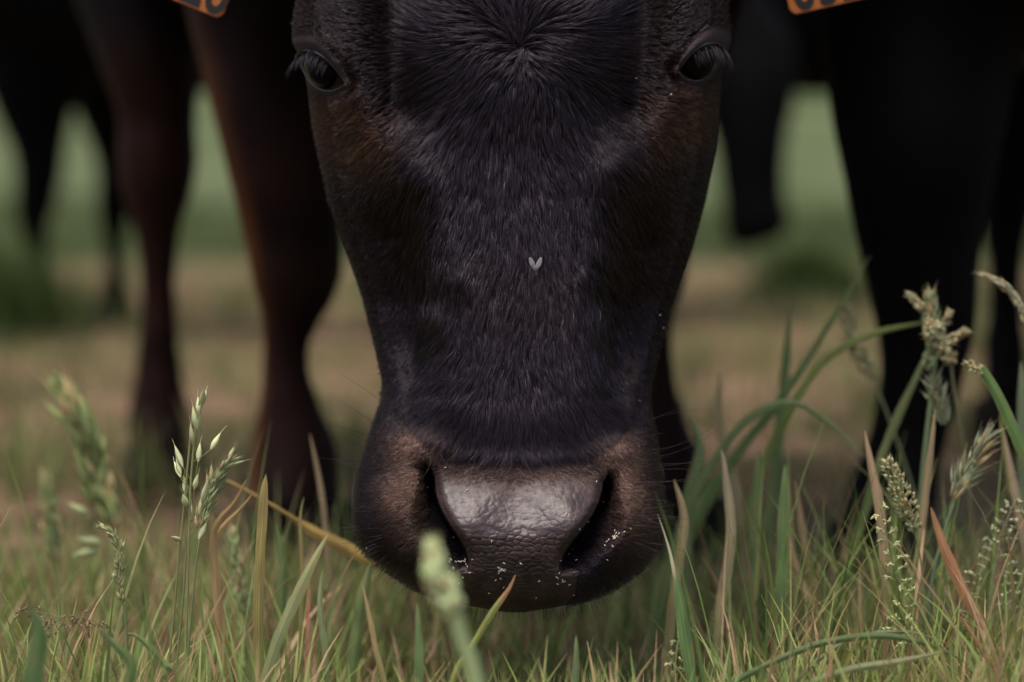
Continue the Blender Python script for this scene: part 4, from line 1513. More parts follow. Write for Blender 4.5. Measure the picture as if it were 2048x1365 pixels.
GREEN = (0.17, 0.23, 0.10); PALE = (0.33, 0.39, 0.24); YEL = (0.38, 0.34, 0.10); STRAW = (0.42, 0.30, 0.17); BLUEG = (0.13, 0.22, 0.13); RUST = (0.40, 0.17, 0.09); WHITE = (0.62, 0.58, 0.48)


def px2m(v, d): return v * d / F


def single_blade(name, label, pts, d, wpx, c0, c1, face=0.0, prof=None, cat='grass shoot', group='single grass shoots round the muzzle', fold=0.35, cols=None, dpt=0.0):
    P = line(to_ground(pts, d), d, 36)
    t = np.linspace(0, 1, 36)
    if prof is None: prof = lambda t_: np.clip(0.55 + 0.9 * t_, 0, 1) * np.clip((1 - t_) * 5 + 0.02, 0, 1) ** 0.6
    b_ = PB(); b_.ribbon(P, px2m(wpx, d) * prof(t), c0, c1, fold, face, cols=None if cols is None else cols(t))
    o = b_.build(name)
    tag(o, label, cat, group)
    return o


def plant(name, label, pts, d, stem_px=4, c0=GREEN, c1=PALE, cat='grass stem', group='flowering grasses'):
    P = line(to_ground(pts, d), d, 30)
    base = Vector(P[0].tolist())
    root = empty(name, base)
    tag(root, label, cat, group)
    b_ = PB(); b_.stalk(P, px2m(stem_px / 2, d) * np.linspace(1.1, 0.6, 30), c0, c1)
    b_.build('stem', root)
    return root, P


def spike(root, pts, d, wpx, c, n_=60, hl=22, hr=4.5, name='seed_head', awn=0.0, seed=1, spread=0.5):
    """dense seed head: husks packed round a line"""
    rg = np.random.default_rng(seed)
    P = line(pts, d, 40)
    b_ = PB()
    b_.stalk(P, px2m(1.5, d), c, None, 5)
    n_ = int(n_ * 1.9); hr = hr * 0.66; hl = hl * 1.05
    for k in range(n_):
        t = (k + rg.uniform()) / n_
        i_ = min(38, int(t * 39)); p = P[i_]; T = P[i_ + 1] - P[i_]; T /= np.linalg.norm(T)
        env = math.sin(math.pi * (0.12 + 0.86 * t)) ** 0.6
        rad = rg.normal(0, 1, 3); rad -= T * rad.dot(T); rad /= np.linalg.norm(rad)
        q = p + rad * px2m(wpx / 2 * env * rg.uniform(0.1, 0.75), d)
        dirv = T + rad * spread * rg.uniform(.5, 1.2)
        cc_ = np.array(c) * rg.uniform(0.6, 1.35)
        if rg.uniform() < .22: cc_ = np.array([.46, .36, .20]) * rg.uniform(.7, 1.2)
        b_.husk(q, dirv, px2m(hl * rg.uniform(.6, 1.25), d), px2m(hr * rg.uniform(.7, 1.25), d), cc_, px2m((awn or hl * .45) * rg.uniform(.4, 1.2), d))
    return b_.build(name, root, M_seed)


def panicle(root, pts, d, c, branches=16, blen=40, hl=11, hr=2.2, per=7, name='seed_head', seed=1, droop=0.5, both=True, stemr=0.9):
    rg = np.random.default_rng(seed)
    P = line(pts, d, 40)
    b_ = PB()
    b_.stalk(P, px2m(stemr, d), c, None, 5)
    for k in range(branches):
        t = (k + 0.5) / branches
        i_ = min(38, int(t * 39)); p = P[i_]; T = P[i_ + 1] - P[i_]; T /= np.linalg.norm(T)
        rad = rg.normal(0, 1, 3); rad[0] = (1 if k % 2 else -1) * abs(rad[0]) * 1.5 if both else rad[0]
        rad -= T * rad.dot(T); rad /= np.linalg.norm(rad)
        L_ = px2m(blen * (1 - 0.75 * t) * rg.uniform(0.6, 1.1), d)
        dirv = T * 0.7 + rad
        dirv /= np.linalg.norm(dirv)
        tt = np.linspace(0, 1, 7)[:, None]
        B = p + dirv * L_ * tt + np.array([0, 0, -droop * L_]) * tt ** 2
        b_.stalk(B, px2m(stemr * .55, d), np.array(c) * .8, None, 4)
        for q in range(per):
            f = 0.35 + 0.65 * (q + rg.uniform()) / per
            pp = p + dirv * L_ * f + np.array([0, 0, -droop * L_]) * f * f
            dv = dirv * 0.8 + rg.normal(0, .55, 3) + np.array([0, 0, -droop * .8])
            b_.husk(pp, dv, px2m(hl * rg.uniform(.7, 1.2), d), px2m(hr * rg.uniform(.8, 1.2), d), np.array(c) * rg.uniform(.75, 1.35))
    return b_.build(name, root, M_seed)


# --- left side
d = 1.205
r, P = plant('wild_oat', 'tall pale green flowering grass with plump spikelets, sharpest stem at the left', [(370, 1365), (376, 1150), (380, 1000), (384, 930), (392, 850), (402, 785)], d, 6, (0.26, 0.31, 0.11), (0.32, 0.36, 0.18), 'wild oat')
b1 = PB()
rg = np.random.default_rng(3)
for (x0, y0, x1, y1, w_, tone) in ((404, 812, 408, 778, 6, 1), (398, 830, 396, 796, 6, 1.1), (392, 860, 386, 815, 6, 1), (400, 870, 399, 832, 6, .9), (386, 890, 381, 850, 5, 1), (396, 925, 400, 888, 6, 1.05),
                                   (421, 900, 440, 868, 6, 1.5), (366, 935, 350, 893, 6, .75), (362, 950, 353, 918, 6, .8), (372, 990, 368, 955, 6, 1), (388, 980, 396, 950, 5, 1.5), (361, 955, 349, 925, 5, 1.5),
                                   (374, 1015, 366, 990, 7, 1), (404, 1010, 416, 962, 7, 1), (398, 1030, 408, 985, 6, .9), (381, 1040, 383, 1012, 5, .9), (397, 1080, 412, 1048, 7, .85), (362, 1082, 343, 1074, 5, .9), (406, 802, 412, 782, 5, 1)):
    a = W(x0, y0, d); e = W(x1, y1, d + rg.uniform(-.01, .01))
    col = np.array((0.52, 0.58, 0.36)) * tone * np.array([1, 1, .85 if tone > 1.2 else 1])
    b1.husk(a, e - a, np.linalg.norm(e - a) * 1.1, px2m(w_, d), np.clip(col, 0, .8), px2m(rg.uniform(14, 26), d))
    s0 = W(384 if y0 < 1000 else 380, y0 + rg.uniform(25, 60), d)
    b1.stalk(np.array([s0, (s0 + a) / 2 + np.array([0.0006, 0, 0]), a]), px2m(.8, d), (0.28, 0.30, 0.14), None, 4)
b1.build('seed_head', r, M_seed)
for k, (x0, x1, tp_, lb) in enumerate(((350, 384, 840, 'thin bare grass stalk leaning beside the plump pale flowering grass, left one'), (366, 372, 1105, 'short straight bare stalk just left of the plump pale flowering grass'))):
    o = PB(); o.stalk(line(to_ground([(x0 - 16, 1365), (x0, 1200), (x1, tp_)], d), d + .01 * k, 20), px2m(2.2, d), (0.25, 0.3, 0.12), (0.32, 0.33, 0.18)); o = o.build('grass_shoot'); tag(o, lb, 'grass shoot')
d = 1.24
r, P = plant('flowering_grass', 'soft green flowering grass behind the plump pale one, its head leaning right', [(372, 1365), (385, 1200), (398, 1090), (420, 1010), (432, 960)], d, 5, GREEN, PALE, 'flowering grass')
spike(r, [(400, 1060), (415, 1000), (436, 950), (462, 920)], d, 34, (0.33, 0.41, 0.24), 44, 30, 5.5, awn=12, seed=2)
d = 1.19
single_blade('grass_shoot', 'upright broad blade with a yellow edge and brown tip left of the muzzle', [(519, 1365), (517, 1250), (520, 1120), (526, 1010), (532, 948)], d, 20, (0.15, 0.21, 0.07), (0.46, 0.36, 0.12), 0.3, lambda t: np.clip(.7 + t, 0, 1) * np.clip((1 - t) * 9, 0, 1) ** .4)
d = 1.16
single_blade('grass_shoot', 'broad green blade leaning right towards the chin', [(530, 1365), (560, 1270), (600, 1180), (634, 1110), (656, 1070)], d, 24, (0.14, 0.23, 0.09), (0.34, 0.37, 0.19), -0.4)
d = 1.20
r, P = plant('flowering_grass', 'small grass head with whitish bent top near the left bottom corner', [(256, 1365), (252, 1250), (243, 1190), (240, 1150)], d, 6, GREEN, (0.25, 0.33, 0.17), 'flowering grass')
spike(r, [(246, 1205), (238, 1165), (240, 1120), (236, 1085), (218, 1062), (200, 1052)], d, 24, (0.38, 0.43, 0.24), 70, 16, 3.6, seed=4)
d = 1.2
single_blade('grass_shoot', 'narrow folded leaf bending down to the right from the small bent head', [(360, 1365), (330, 1330), (290, 1285), (262, 1268), (246, 1275)], d, 15, (0.15, 0.25, 0.08), (0.18, 0.27, 0.1))
d = 1.02
r, P = plant('flowering_grass', 'large out of focus grass head leaning over at the left edge of the hay', [(330, 1365), (290, 1240), (250, 1130), (215, 1010)], d, 8, (0.1, 0.17, 0.04), GREEN, 'flowering grass')
spike(r, [(232, 1060), (205, 990), (180, 900), (150, 835), (125, 790)], d, 74, (0.25, 0.33, 0.13), 70, 60, 9, seed=5, spread=.3)
d = 0.99
r, P = plant('flowering_grass', 'plump blurred green grass spike at the far left', [(135, 1365), (120, 1220), (110, 1120)], d, 8, GREEN, GREEN, 'flowering grass')
spike(r, [(113, 1125), (104, 1060), (96, 1000), (92, 962)], d, 44, (0.20, 0.28, 0.12), 80, 26, 6, seed=6, spread=.2)
d = 1.04
for k, (x0, y0, x1, y1) in enumerate(((150, 1110, 196, 1104), (160, 1078, 205, 1090), (135, 1005, 178, 1035))):
    r, P = plant('flowering_grass', ('nodding', 'middle nodding', 'upper nodding')[k] + ' blurred spikelet beside the plump spike at the far left', [(220, 1365), (214, 1250), (212, 1150 - 20 * k), (x1 + 12, y1 + 4)], d, 3, GREEN, GREEN)
    o = PB(); a = W(x1, y1, d); e = W(x0, y0, d); o.husk(a, e - a, px2m(52, d), px2m(10, d), (.33, .42, .22)); o.build('seed', r, M_seed)
d = 1.09
r, P = plant('flowering_grass', 'blurred upright green grass spike between the yellow edged blade and the plump pale grass', [(500, 1365), (494, 1270), (488, 1210)], d, 7, (0.16, 0.26, 0.12), GREEN, 'flowering grass')
spike(r, [(486, 1230), (480, 1170), (472, 1120), (466, 1070)], d, 40, (0.28, 0.37, 0.18), 90, 24, 5, seed=7, spread=.25)
d = 1.25
single_blade('dry_grass', 'curled tan leaf ending in two dry prongs, longer prong', [(434, 1200), (426, 1080), (440, 1040), (470, 1005), (492, 960)], d, 15, STRAW, (0.45, 0.30, 0.14), 0, cat='dry grass')
single_blade('dry_grass', 'curled tan leaf ending in two dry prongs, shorter right prong', [(440, 1200), (430, 1085), (450, 1050), (480, 1020), (505, 988)], d + .01, 13, STRAW, (0.45, 0.30, 0.14), 0, cat='dry grass')
d = 1.36
o = PB(); o.stalk(line([(420, 950), (480, 975), (560, 1020), (600, 1045)], d), px2m(4, d), (.36, .27, .10)); o.ribbon(line([(590, 1040), (630, 1065), (680, 1090), (730, 1118), (790, 1150)], d), px2m(26, d) * np.sin(np.linspace(.25, 3.0, 24)) ** .6, (.40, .27, .07), (.45, .33, .10))
o.ribbon(line(to_ground([(440, 1300), (425, 1100), (420, 950)], d), d, 24), px2m(6, d) * np.ones(24), (.3, .25, .1)); o = o.build('dry_grass'); tag(o, 'long tan stem with a broad yellow leaf crossing towards the left side of the muzzle', 'dry grass')
d = 1.22
r, P = plant('flowering_grass', 'dark fine brown seed panicle low in the left bottom corner', [(110, 1400), (120, 1330), (135, 1270), (160, 1235)], d, 2, (.08, .08, .04), (.12, .09, .06), 'flowering grass')
panicle(r, [(135, 1270), (120, 1240), (80, 1225), (30, 1225)], d, (.22, .16, .12), 16, 46, 9, 1.8, 5, seed=8)
panicle(r, [(135, 1270), (160, 1235), (190, 1250), (235, 1270)], d, (.22, .16, .12), 16, 40, 9, 1.8, 5, seed=9, name='seed_head')

# --- in front of and below the muzzle
d = 0.90
r, P = plant('flowering_grass', 'very blurred pale green grass spike in front of the left nostril', [(950, 1365), (925, 1290), (905, 1210)], d, 50, (0.32, 0.44, 0.22), (0.40, 0.52, 0.28), 'flowering grass')
spike(r, [(910, 1235), (892, 1190), (876, 1150), (868, 1108)], d, 68, (0.46, 0.60, 0.34), 170, 34, 12, seed=10, spread=.2)
d = 1.165
single_blade('grass_shoot', 'narrow yellow green blade with a rust tip pointing up over the lip', [(905, 1365), (940, 1300), (985, 1225), (1010, 1190), (1020, 1175), (1031, 1150)], d, 13, (0.20, 0.28, 0.07), (0.50, 0.28, 0.14), 0.0,
             lambda t: np.clip(.7 + t, 0, 1) * np.clip((1 - t) * 6 + .03, 0, 1) ** .6,
             cols=lambda t: np.array((0.27, 0.33, 0.08)) * (1 - smooth01(.84, .93, t)[:, None]) + np.array((0.50, 0.26, 0.13)) * smooth01(.84, .93, t)[:, None])
single_blade('grass_shoot', 'thin blade with orange brown tip left below the muzzle', [(768, 1365), (752, 1300), (738, 1230), (724, 1166)], 1.175, 11, (0.18, 0.28, 0.09), (0.52, 0.36, 0.18))
single_blade('grass_shoot', 'short green blade standing alone below the left side of the chin', [(838, 1365), (838, 1300), (836, 1245), (834, 1208)], 1.12, 18, (0.12, 0.22, 0.09), (0.18, 0.29, 0.12))
single_blade('grass_shoot', 'green blade rising from the bottom edge right below the lip', [(1150, 1365), (1152, 1330), (1152, 1272)], 1.15, 16, (0.12, 0.22, 0.09), (0.2, 0.3, 0.14))
single_blade('grass_shoot', 'green upright blade hiding the left corner of the chin', [(700, 1365), (712, 1280), (726, 1190), (742, 1125)], 1.32, 26, (0.12, 0.22, 0.07), (0.26, 0.36, 0.16), .2)

# --- right of the muzzle
d = 1.17
def foldcols(t):
    g_ = np.array((0.15, 0.28, 0.10)); s_ = np.array((0.28, 0.35, 0.15)); w_ = np.array((0.70, 0.64, 0.46))
    out = np.where((t < .42)[:, None], s_, g_)
    k = smooth01(.76, .82, t)[:, None]
    return out * (1 - k) + w_ * k
single_blade('grass_shoot', 'broad green blade with long bleached white tip beside the muzzle', [(1384, 1365), (1374, 1300), (1366, 1250), (1362, 1215), (1352, 1160), (1340, 1105), (1328, 1065), (1315, 1028)], d, 30, (0, 0, 0), None, 0.5,
             lambda t: np.where(t < .40, .38, np.where(t < .76, .38 + .62 * np.sin(np.clip((t - .40) / .36, 0, 1) * math.pi) ** .5, .38 * np.clip((1 - t) / .24, 0.03, 1))), cols=foldcols)
r, P = plant('flowering_grass', 'low flowering grass with drooping pale seeds under the white tipped blade', [(1345, 1400), (1346, 1365), (1350, 1320), (1358, 1265)], 1.18, 2, GREEN, PALE, 'flowering grass')
panicle(r, [(1348, 1350), (1354, 1300), (1362, 1262)], 1.18, (.42, .46, .28), 9, 34, 11, 2.4, 5, seed=12, droop=.9)
d = 1.2
r, P = plant('flowering_grass', 'airy panicle of tiny pale seeds in sharp focus at the lower right', [(1838, 1400), (1828, 1310), (1808, 1240), (1790, 1150), (1772, 1060), (1760, 1015)], d, 3, (.12, .17, .07), (.18, .18, .10), 'flowering grass')
panicle(r, [(1822, 1290), (1808, 1240), (1790, 1150), (1774, 1070), (1760, 1012)], d, (.42, .47, .25), 22, 62, 11, 2.3, 7, seed=13, droop=.35)
d = 1.16
single_blade('grass_shoot', 'long arching blade curving along the bottom right of the picture', [(1440, 1400), (1470, 1365), (1560, 1318), (1650, 1285), (1760, 1272), (1860, 1290), (1930, 1325)], d, 14, (0.10, 0.18, 0.08), (0.12, 0.2, 0.08), 0.0, lambda t: np.clip(.5 + t, 0, 1) * np.clip((1 - t) * 5, 0.02, 1) ** .6)
single_blade('grass_shoot', 'second lower arching blade with paler tip crossing the bottom right', [(1500, 1420), (1600, 1375), (1700, 1340), (1790, 1325), (1885, 1305)], d - .02, 16, (0.13, 0.22, 0.11), (0.3, 0.33, 0.2))
single_blade('grass_shoot', 'thin arching blade above the thick one at the bottom right', [(1540, 1420), (1590, 1365), (1650, 1310), (1720, 1272), (1820, 1265), (1900, 1290)], d + .03, 9, (0.12, 0.2, 0.12), (0.2, 0.27, 0.16))
single_blade('dry_grass', 'rust red dry blade slanting down at the right', [(1985, 1330), (1970, 1262), (1930, 1190), (1890, 1100), (1862, 1015)], 1.27, 22, (0.36, 0.15, 0.08), (0.5, 0.24, 0.13), cat='dry grass')
single_blade('dry_grass', 'narrow reddish leaf tip in focus near the bottom right corner', [(2000, 1365), (1970, 1310), (1945, 1270), (1926, 1238)], 1.18, 12, (0.2, 0.22, 0.08), (0.42, 0.2, 0.12), cat='dry grass')
single_blade('grass_shoot', 'thin pale stalk with sharp tip close to the right edge', [(2040, 1365), (2020, 1300), (2004, 1245), (1995, 1202)], 1.19, 5, (0.2, 0.25, 0.14), (0.4, 0.36, 0.25), cat='grass shoot')
single_blade('dry_grass', 'tan dry stalk with a pointed top in front of the right cow foreleg', [(1780, 1300), (1770, 1130), (1758, 1010), (1742, 930), (1730, 862)], 1.3, 20, (0.30, 0.27, 0.14), (0.50, 0.34, 0.24), cat='dry grass')
single_blade('dry_grass', 'tan dry stalk standing right of the cocksfoot stem', [(1835, 1400), (1840, 1130), (1850, 1000), (1862, 900), (1870, 820)], 1.32, 15, (0.3, 0.27, 0.14), (0.45, 0.34, 0.22), cat='dry grass')
d = 1.27
r, P = plant('flowering_grass', 'beige green knobbly seed head below the tall cocksfoot', [(1860, 1365), (1850, 1220), (1840, 1110), (1822, 1040)], d, 5, GREEN, (.25, .3, .18), 'flowering grass')
spike(r, [(1830, 1060), (1812, 1010), (1792, 960), (1772, 920)], d, 58, (.36, .39, .23), 130, 11, 5, seed=14, spread=.8)
d = 1.36
r, P = plant('cocksfoot_grass', 'tall blue green cocksfoot with clubbed top in front of the right cow', [(1830, 1365), (1836, 1150), (1846, 950), (1862, 800), (1872, 700), (1880, 640)], d, 16, (0.12, 0.21, 0.10), (0.22, 0.30, 0.18), 'cocksfoot grass')
spike(r, [(1852, 740), (1868, 690), (1862, 640), (1862, 592)], d, 42, (.26, .35, .20), 90, 22, 6, seed=15, spread=.3)
spike(r, [(1868, 640), (1850, 622), (1832, 604), (1816, 590)], d, 22, (.40, .40, .26), 30, 10, 5.5, seed=16, spread=.9, name='seed_cluster')
spike(r, [(1880, 650), (1895, 640), (1900, 625)], d, 18, (.40, .40, .26), 18, 10, 5.5, seed=17, spread=.9, name='seed_cluster')
spike(r, [(1872, 690), (1905, 680), (1932, 660)], d, 20, (.40, .38, .26), 26, 10, 6, seed=18, spread=.9, name='seed_cluster')
spike(r, [(1872, 700), (1880, 670), (1850, 660), (1880, 655)], d - .01, 44, (.36, .38, .25), 50, 12, 6, seed=19, spread=.9, name='seed_cluster')
spike(r, [(1890, 850), (1876, 800), (1870, 760)], d, 40, (.3, .37, .27), 40, 26, 4, seed=20, spread=.8, name='seed_cluster')
r, P = plant('cocksfoot_grass', 'thin brownish stem with knots right of the tall cocksfoot', [(1945, 1300), (1940, 1000), (1925, 880), (1908, 780), (1900, 700)], 1.4, 9, (.16, .2, .08), (.25, .22, .14), 'cocksfoot grass')
spike(r, [(1905, 730), (1898, 715), (1885, 700)], 1.4, 34, (.38, .36, .2), 26, 10, 6, seed=21, spread=.9)
r, P = plant('grass_shoot', 'thick bright green blade slanting at the right edge, seed cluster at its tip', [(2160, 1200), (2100, 1010), (2040, 890), (2000, 800), (1962, 735)], 1.3, 3, GREEN, GREEN, 'grass shoot')
o = PB(); o.ribbon(line([(2160, 1200), (2100, 1010), (2040, 890), (2000, 800), (1962, 735)], 1.3), px2m(30, 1.3) * np.linspace(1, .7, 24), (.10, .22, .06), (.15, .27, .09)); o.build('leaf', r)
spike(r, [(1966, 745), (1950, 735), (1932, 728)], 1.3, 26, (.36, .38, .22), 26, 9, 5, seed=22, spread=.9)
r, P = plant('flowering_grass', 'nodding pale seed head at the right edge before the black cow', [(2120, 1200), (2100, 900), (2070, 700), (2046, 640)], 1.33, 7, GREEN, (.28, .3, .2), 'flowering grass')
spike(r, [(2052, 650), (2038, 610), (2012, 575), (1972, 552)], 1.33, 22, (.38, .38, .28), 60, 20, 4.5, seed=23, spread=.15)
r, P = plant('flowering_grass', 'feathery blue green seed head leaning right in the lower right', [(1850, 1365), (1862, 1180), (1890, 1060), (1925, 960)], 1.3, 10, (.12, .2, .12), (.2, .3, .2), 'flowering grass')
spike(r, [(1905, 1000), (1930, 950), (1955, 905), (1980, 872)], 1.3, 50, (.30, .37, .26), 54, 34, 4, seed=24, spread=.55)
r, P = plant('flowering_grass', 'blurred seedy stem crossing the gap left of the tall cocksfoot', [(1860, 1100), (1820, 960), (1775, 830), (1730, 720)], 1.5, 7, (.2, .27, .17), (.28, .33, .2), 'flowering grass')
spike(r, [(1745, 760), (1722, 710), (1700, 660), (1690, 620)], 1.5, 44, (.34, .36, .22), 60, 18, 5, seed=25, spread=.6)
single_blade('grass_shoot', 'long blurred blade rising diagonally to the black cow right of the head', [(1330, 1200), (1380, 1080), (1460, 930), (1560, 800), (1640, 680), (1740, 512)], 1.5, 20, (0.14, 0.24, 0.08), (0.13, 0.24, 0.09), 0, lambda t: np.clip(.5 + t, 0, 1) * np.clip((1 - t) * 2.5, 0.02, 1) ** .7)
single_blade('grass_shoot', 'blurred blade arching over like a hook right of the muzzle', [(1330, 1180), (1365, 1040), (1430, 920), (1500, 835), (1580, 806), (1650, 840), (1732, 915)], 1.42, 17, (0.18, 0.28, 0.1), (0.24, 0.33, 0.15), 0, lambda t: np.clip(.5 + t, 0, 1) * np.clip((1 - t) * 4, 0.02, 1) ** .7)
single_blade('grass_shoot', 'yellow green blade pointing right into the tall cocksfoot', [(1500, 1010), (1560, 860), (1640, 730), (1740, 670), (1850, 645)], 1.45, 17, (0.12, 0.2, 0.07), (0.25, 0.33, 0.08))
single_blade('grass_shoot', 'dark green blade rising behind the beige seed head at the right', [(1690, 1200), (1730, 1020), (1780, 870), (1830, 760), (1860, 690)], 1.42, 17, (0.10, 0.19, 0.06), (0.2, 0.28, 0.12))
FILL = [('grass_shoot', 'blurred green blade, tallest of the upright ones right of the muzzle', [(1520, 1365), (1535, 1100), (1560, 850), (1582, 610)], 1.55, 22, GREEN, (0.14, 0.25, 0.1)),
        ('grass_shoot', 'wide blurred green blade in the clump right of the muzzle', [(1500, 1365), (1505, 1180), (1512, 1000), (1518, 900)], 1.38, 24, GREEN, (0.18, 0.29, 0.12)),
        ('grass_shoot', 'blurred green blade just right of the wide one in the clump', [(1560, 1365), (1562, 1180), (1566, 1040), (1570, 930)], 1.33, 22, (0.13, 0.23, 0.09), (0.18, 0.29, 0.12)),
        ('dry_grass', 'pale bleached stalk standing between the muzzle and the green clump', [(1430, 1365), (1440, 1220), (1462, 1080), (1450, 940), (1442, 900)], 1.33, 20, (0.30, 0.33, 0.13), (0.60, 0.48, 0.36)),
        ('dry_grass', 'tan stalk with a broken top close to the right of the muzzle', [(1335, 1300), (1352, 1160), (1368, 1040), (1348, 960)], 1.32, 20, (0.32, 0.32, 0.14), (0.56, 0.42, 0.26)),
        ('dry_grass', 'blurred pinkish stalk topped with green behind the pale bleached one', [(1490, 1150), (1470, 980), (1440, 850), (1442, 740)], 1.55, 20, (0.3, 0.25, 0.15), (0.42, 0.36, 0.22)),
        ('grass_shoot', 'short blunt green blade just right of the nostril height', [(1370, 1150), (1378, 1000), (1400, 900), (1380, 832)], 1.45, 24, GREEN, (0.26, 0.37, 0.18)),
        ('dry_grass', 'brown stalk leaning left in the middle of the right hand grass', [(1640, 1365), (1625, 1180), (1608, 1080), (1590, 960)], 1.4, 14, (0.34, 0.24, 0.13), (0.44, 0.3, 0.2)),
        ('dry_grass', 'slanting tan stalk low right of the green clump', [(1610, 1365), (1640, 1260), (1600, 1160), (1572, 1060)], 1.36, 16, (0.36, 0.26, 0.15), (0.46, 0.33, 0.2)),
        ('grass_shoot', 'green blade leaning right behind the tan broken stalk', [(1300, 1250), (1330, 1150), (1390, 1030), (1430, 950)], 1.5, 26, (0.17, 0.28, 0.08), (0.2, 0.32, 0.12)),
        ('grass_shoot', 'green blade between the rust red blade and the right edge', [(2080, 1365), (2060, 1150), (2020, 950), (2000, 830)], 1.4, 16, (0.12, 0.2, 0.05), (0.3, 0.33, 0.1)),
        ('dry_grass', 'pinkish bleached stalk near the right edge', [(2090, 1365), (2060, 1150), (2030, 980), (2006, 862)], 1.34, 17, (0.36, 0.28, 0.2), (0.5, 0.38, 0.3)),
        ('grass_shoot', 'blurred blade tip at the right edge below the nodding seed head', [(2060, 1200), (2050, 950), (2044, 800), (2042, 725)], 1.4, 26, (0.13, 0.2, 0.12), (0.2, 0.28, 0.18)),
        ('grass_shoot', 'dark green blade left of the yellow edged blade', [(548, 1365), (560, 1250), (566, 1130), (552, 1050)], 1.35, 22, (0.09, 0.17, 0.06), (0.16, 0.26, 0.1)),
        ('grass_shoot', 'thin green stem with curled tip behind the leaning blade', [(600, 1300), (604, 1150), (600, 1040), (608, 995)], 1.3, 9, (0.16, 0.24, 0.1), (0.36, 0.3, 0.12)),
        ('dry_grass', 'bent straw stem left of the chin before the hay', [(690, 1300), (660, 1150), (645, 1000), (620, 868)], 1.42, 12, (0.3, 0.24, 0.14), (0.42, 0.32, 0.22)),
        ('grass_shoot', 'green blade at the bottom edge between chin and leaning blade', [(655, 1365), (650, 1300), (640, 1210), (645, 1140)], 1.2, 13, (0.11, 0.2, 0.08), (0.3, 0.36, 0.2)),
        ('grass_shoot', 'blurred wide green blade in the left bottom corner', [(60, 1400), (70, 1330), (78, 1270), (60, 1210)], 1.02, 44, (0.08, 0.16, 0.06), (0.1, 0.19, 0.07)),
        ('grass_shoot', 'blurred blade falling to the right in the left bottom quarter', [(250, 1400), (262, 1330), (230, 1290), (200, 1260)], 1.1, 22, (0.12, 0.2, 0.08), (0.14, 0.22, 0.08))]
for f in FILL:
    single_blade(*f, cat='dry grass' if f[0] == 'dry_grass' else 'grass shoot')
r, P = plant('flowering_grass', 'hazy cloud of tiny seeds at the lower right edge', [(1960, 1400), (1975, 1250), (1990, 1130), (2010, 1040)], 1.29, 3, GREEN, (.22, .28, .18), 'flowering grass')
panicle(r, [(1975, 1250), (1985, 1160), (2000, 1080), (2030, 1000)], 1.29, (.36, .40, .28), 26, 90, 10, 2.6, 7, seed=27, droop=.3)


# ------------------------------------------------------------------ fly and the tiny pale seeds stuck on the muzzle
fp = SURF(np.array(1071.0), np.array(535.0)); fn = SURFN(np.array(1071.0), np.array(535.0), 8)
fly = empty('fly', Vector((fp + fn * 0.004).tolist()))
tag(fly, 'small fly with pale spread wings sitting head down on the bridge of the nose', 'fly')
M_fly = simple_mat('fly_body', (0.26, 0.18, 0.11), 0.5, 0.4, 900)
M_wing = simple_mat('fly_wing', (0.36, 0.34, 0.36), 0.35, 0.45, 1500)
o0 = np.array(fly.location)
b_ = PB()
c0 = W(1071, 540, 1.2 + float(head_off(1071., 540., False)) / 1000 - 0.004)
b_.stalk(np.array([c0 + np.array([0, 0, dz]) for dz in (0.0026, 0.0018, 0.0006, -0.0006, -0.0014, -0.0017, -0.0026, -0.0031)]), [0.0003, .0008, .0011, .0011, .0006, .0009, .0008, .0002], (1, 1, 1), None, 8)
b_.build('body', fly, M_fly)
for s in (-1, 1):
    b_ = PB()
    a = c0 + np.array([s * .0004, -.0008, 0.0002]); e = a + np.array([s * .0025, -.0005, .0060])
    t = np.linspace(0, 1, 10)
    b_.ribbon(a[None] * (1 - t[:, None]) + e[None] * t[:, None], 0.0024 * np.sin(np.clip(t * 2.5 + .35, 0, 2.9)) ** .7, (1, 1, 1), None, .12)
    b_.build('wing', fly, M_wing)
for k in range(6):
    b_ = PB(); s = -1 if k % 2 else 1; zz = -0.0004 - 0.0006 * (k // 2)
    a = c0 + np.array([s * .0006, 0, zz])
    b_.stalk(np.array([a, a + np.array([s * .0012, -.0004, -.0004]), a + np.array([s * .0018, .003, -.0022])]), 0.00012, (1, 1, 1), None, 4)
    b_.build('leg', fly, M_fly)

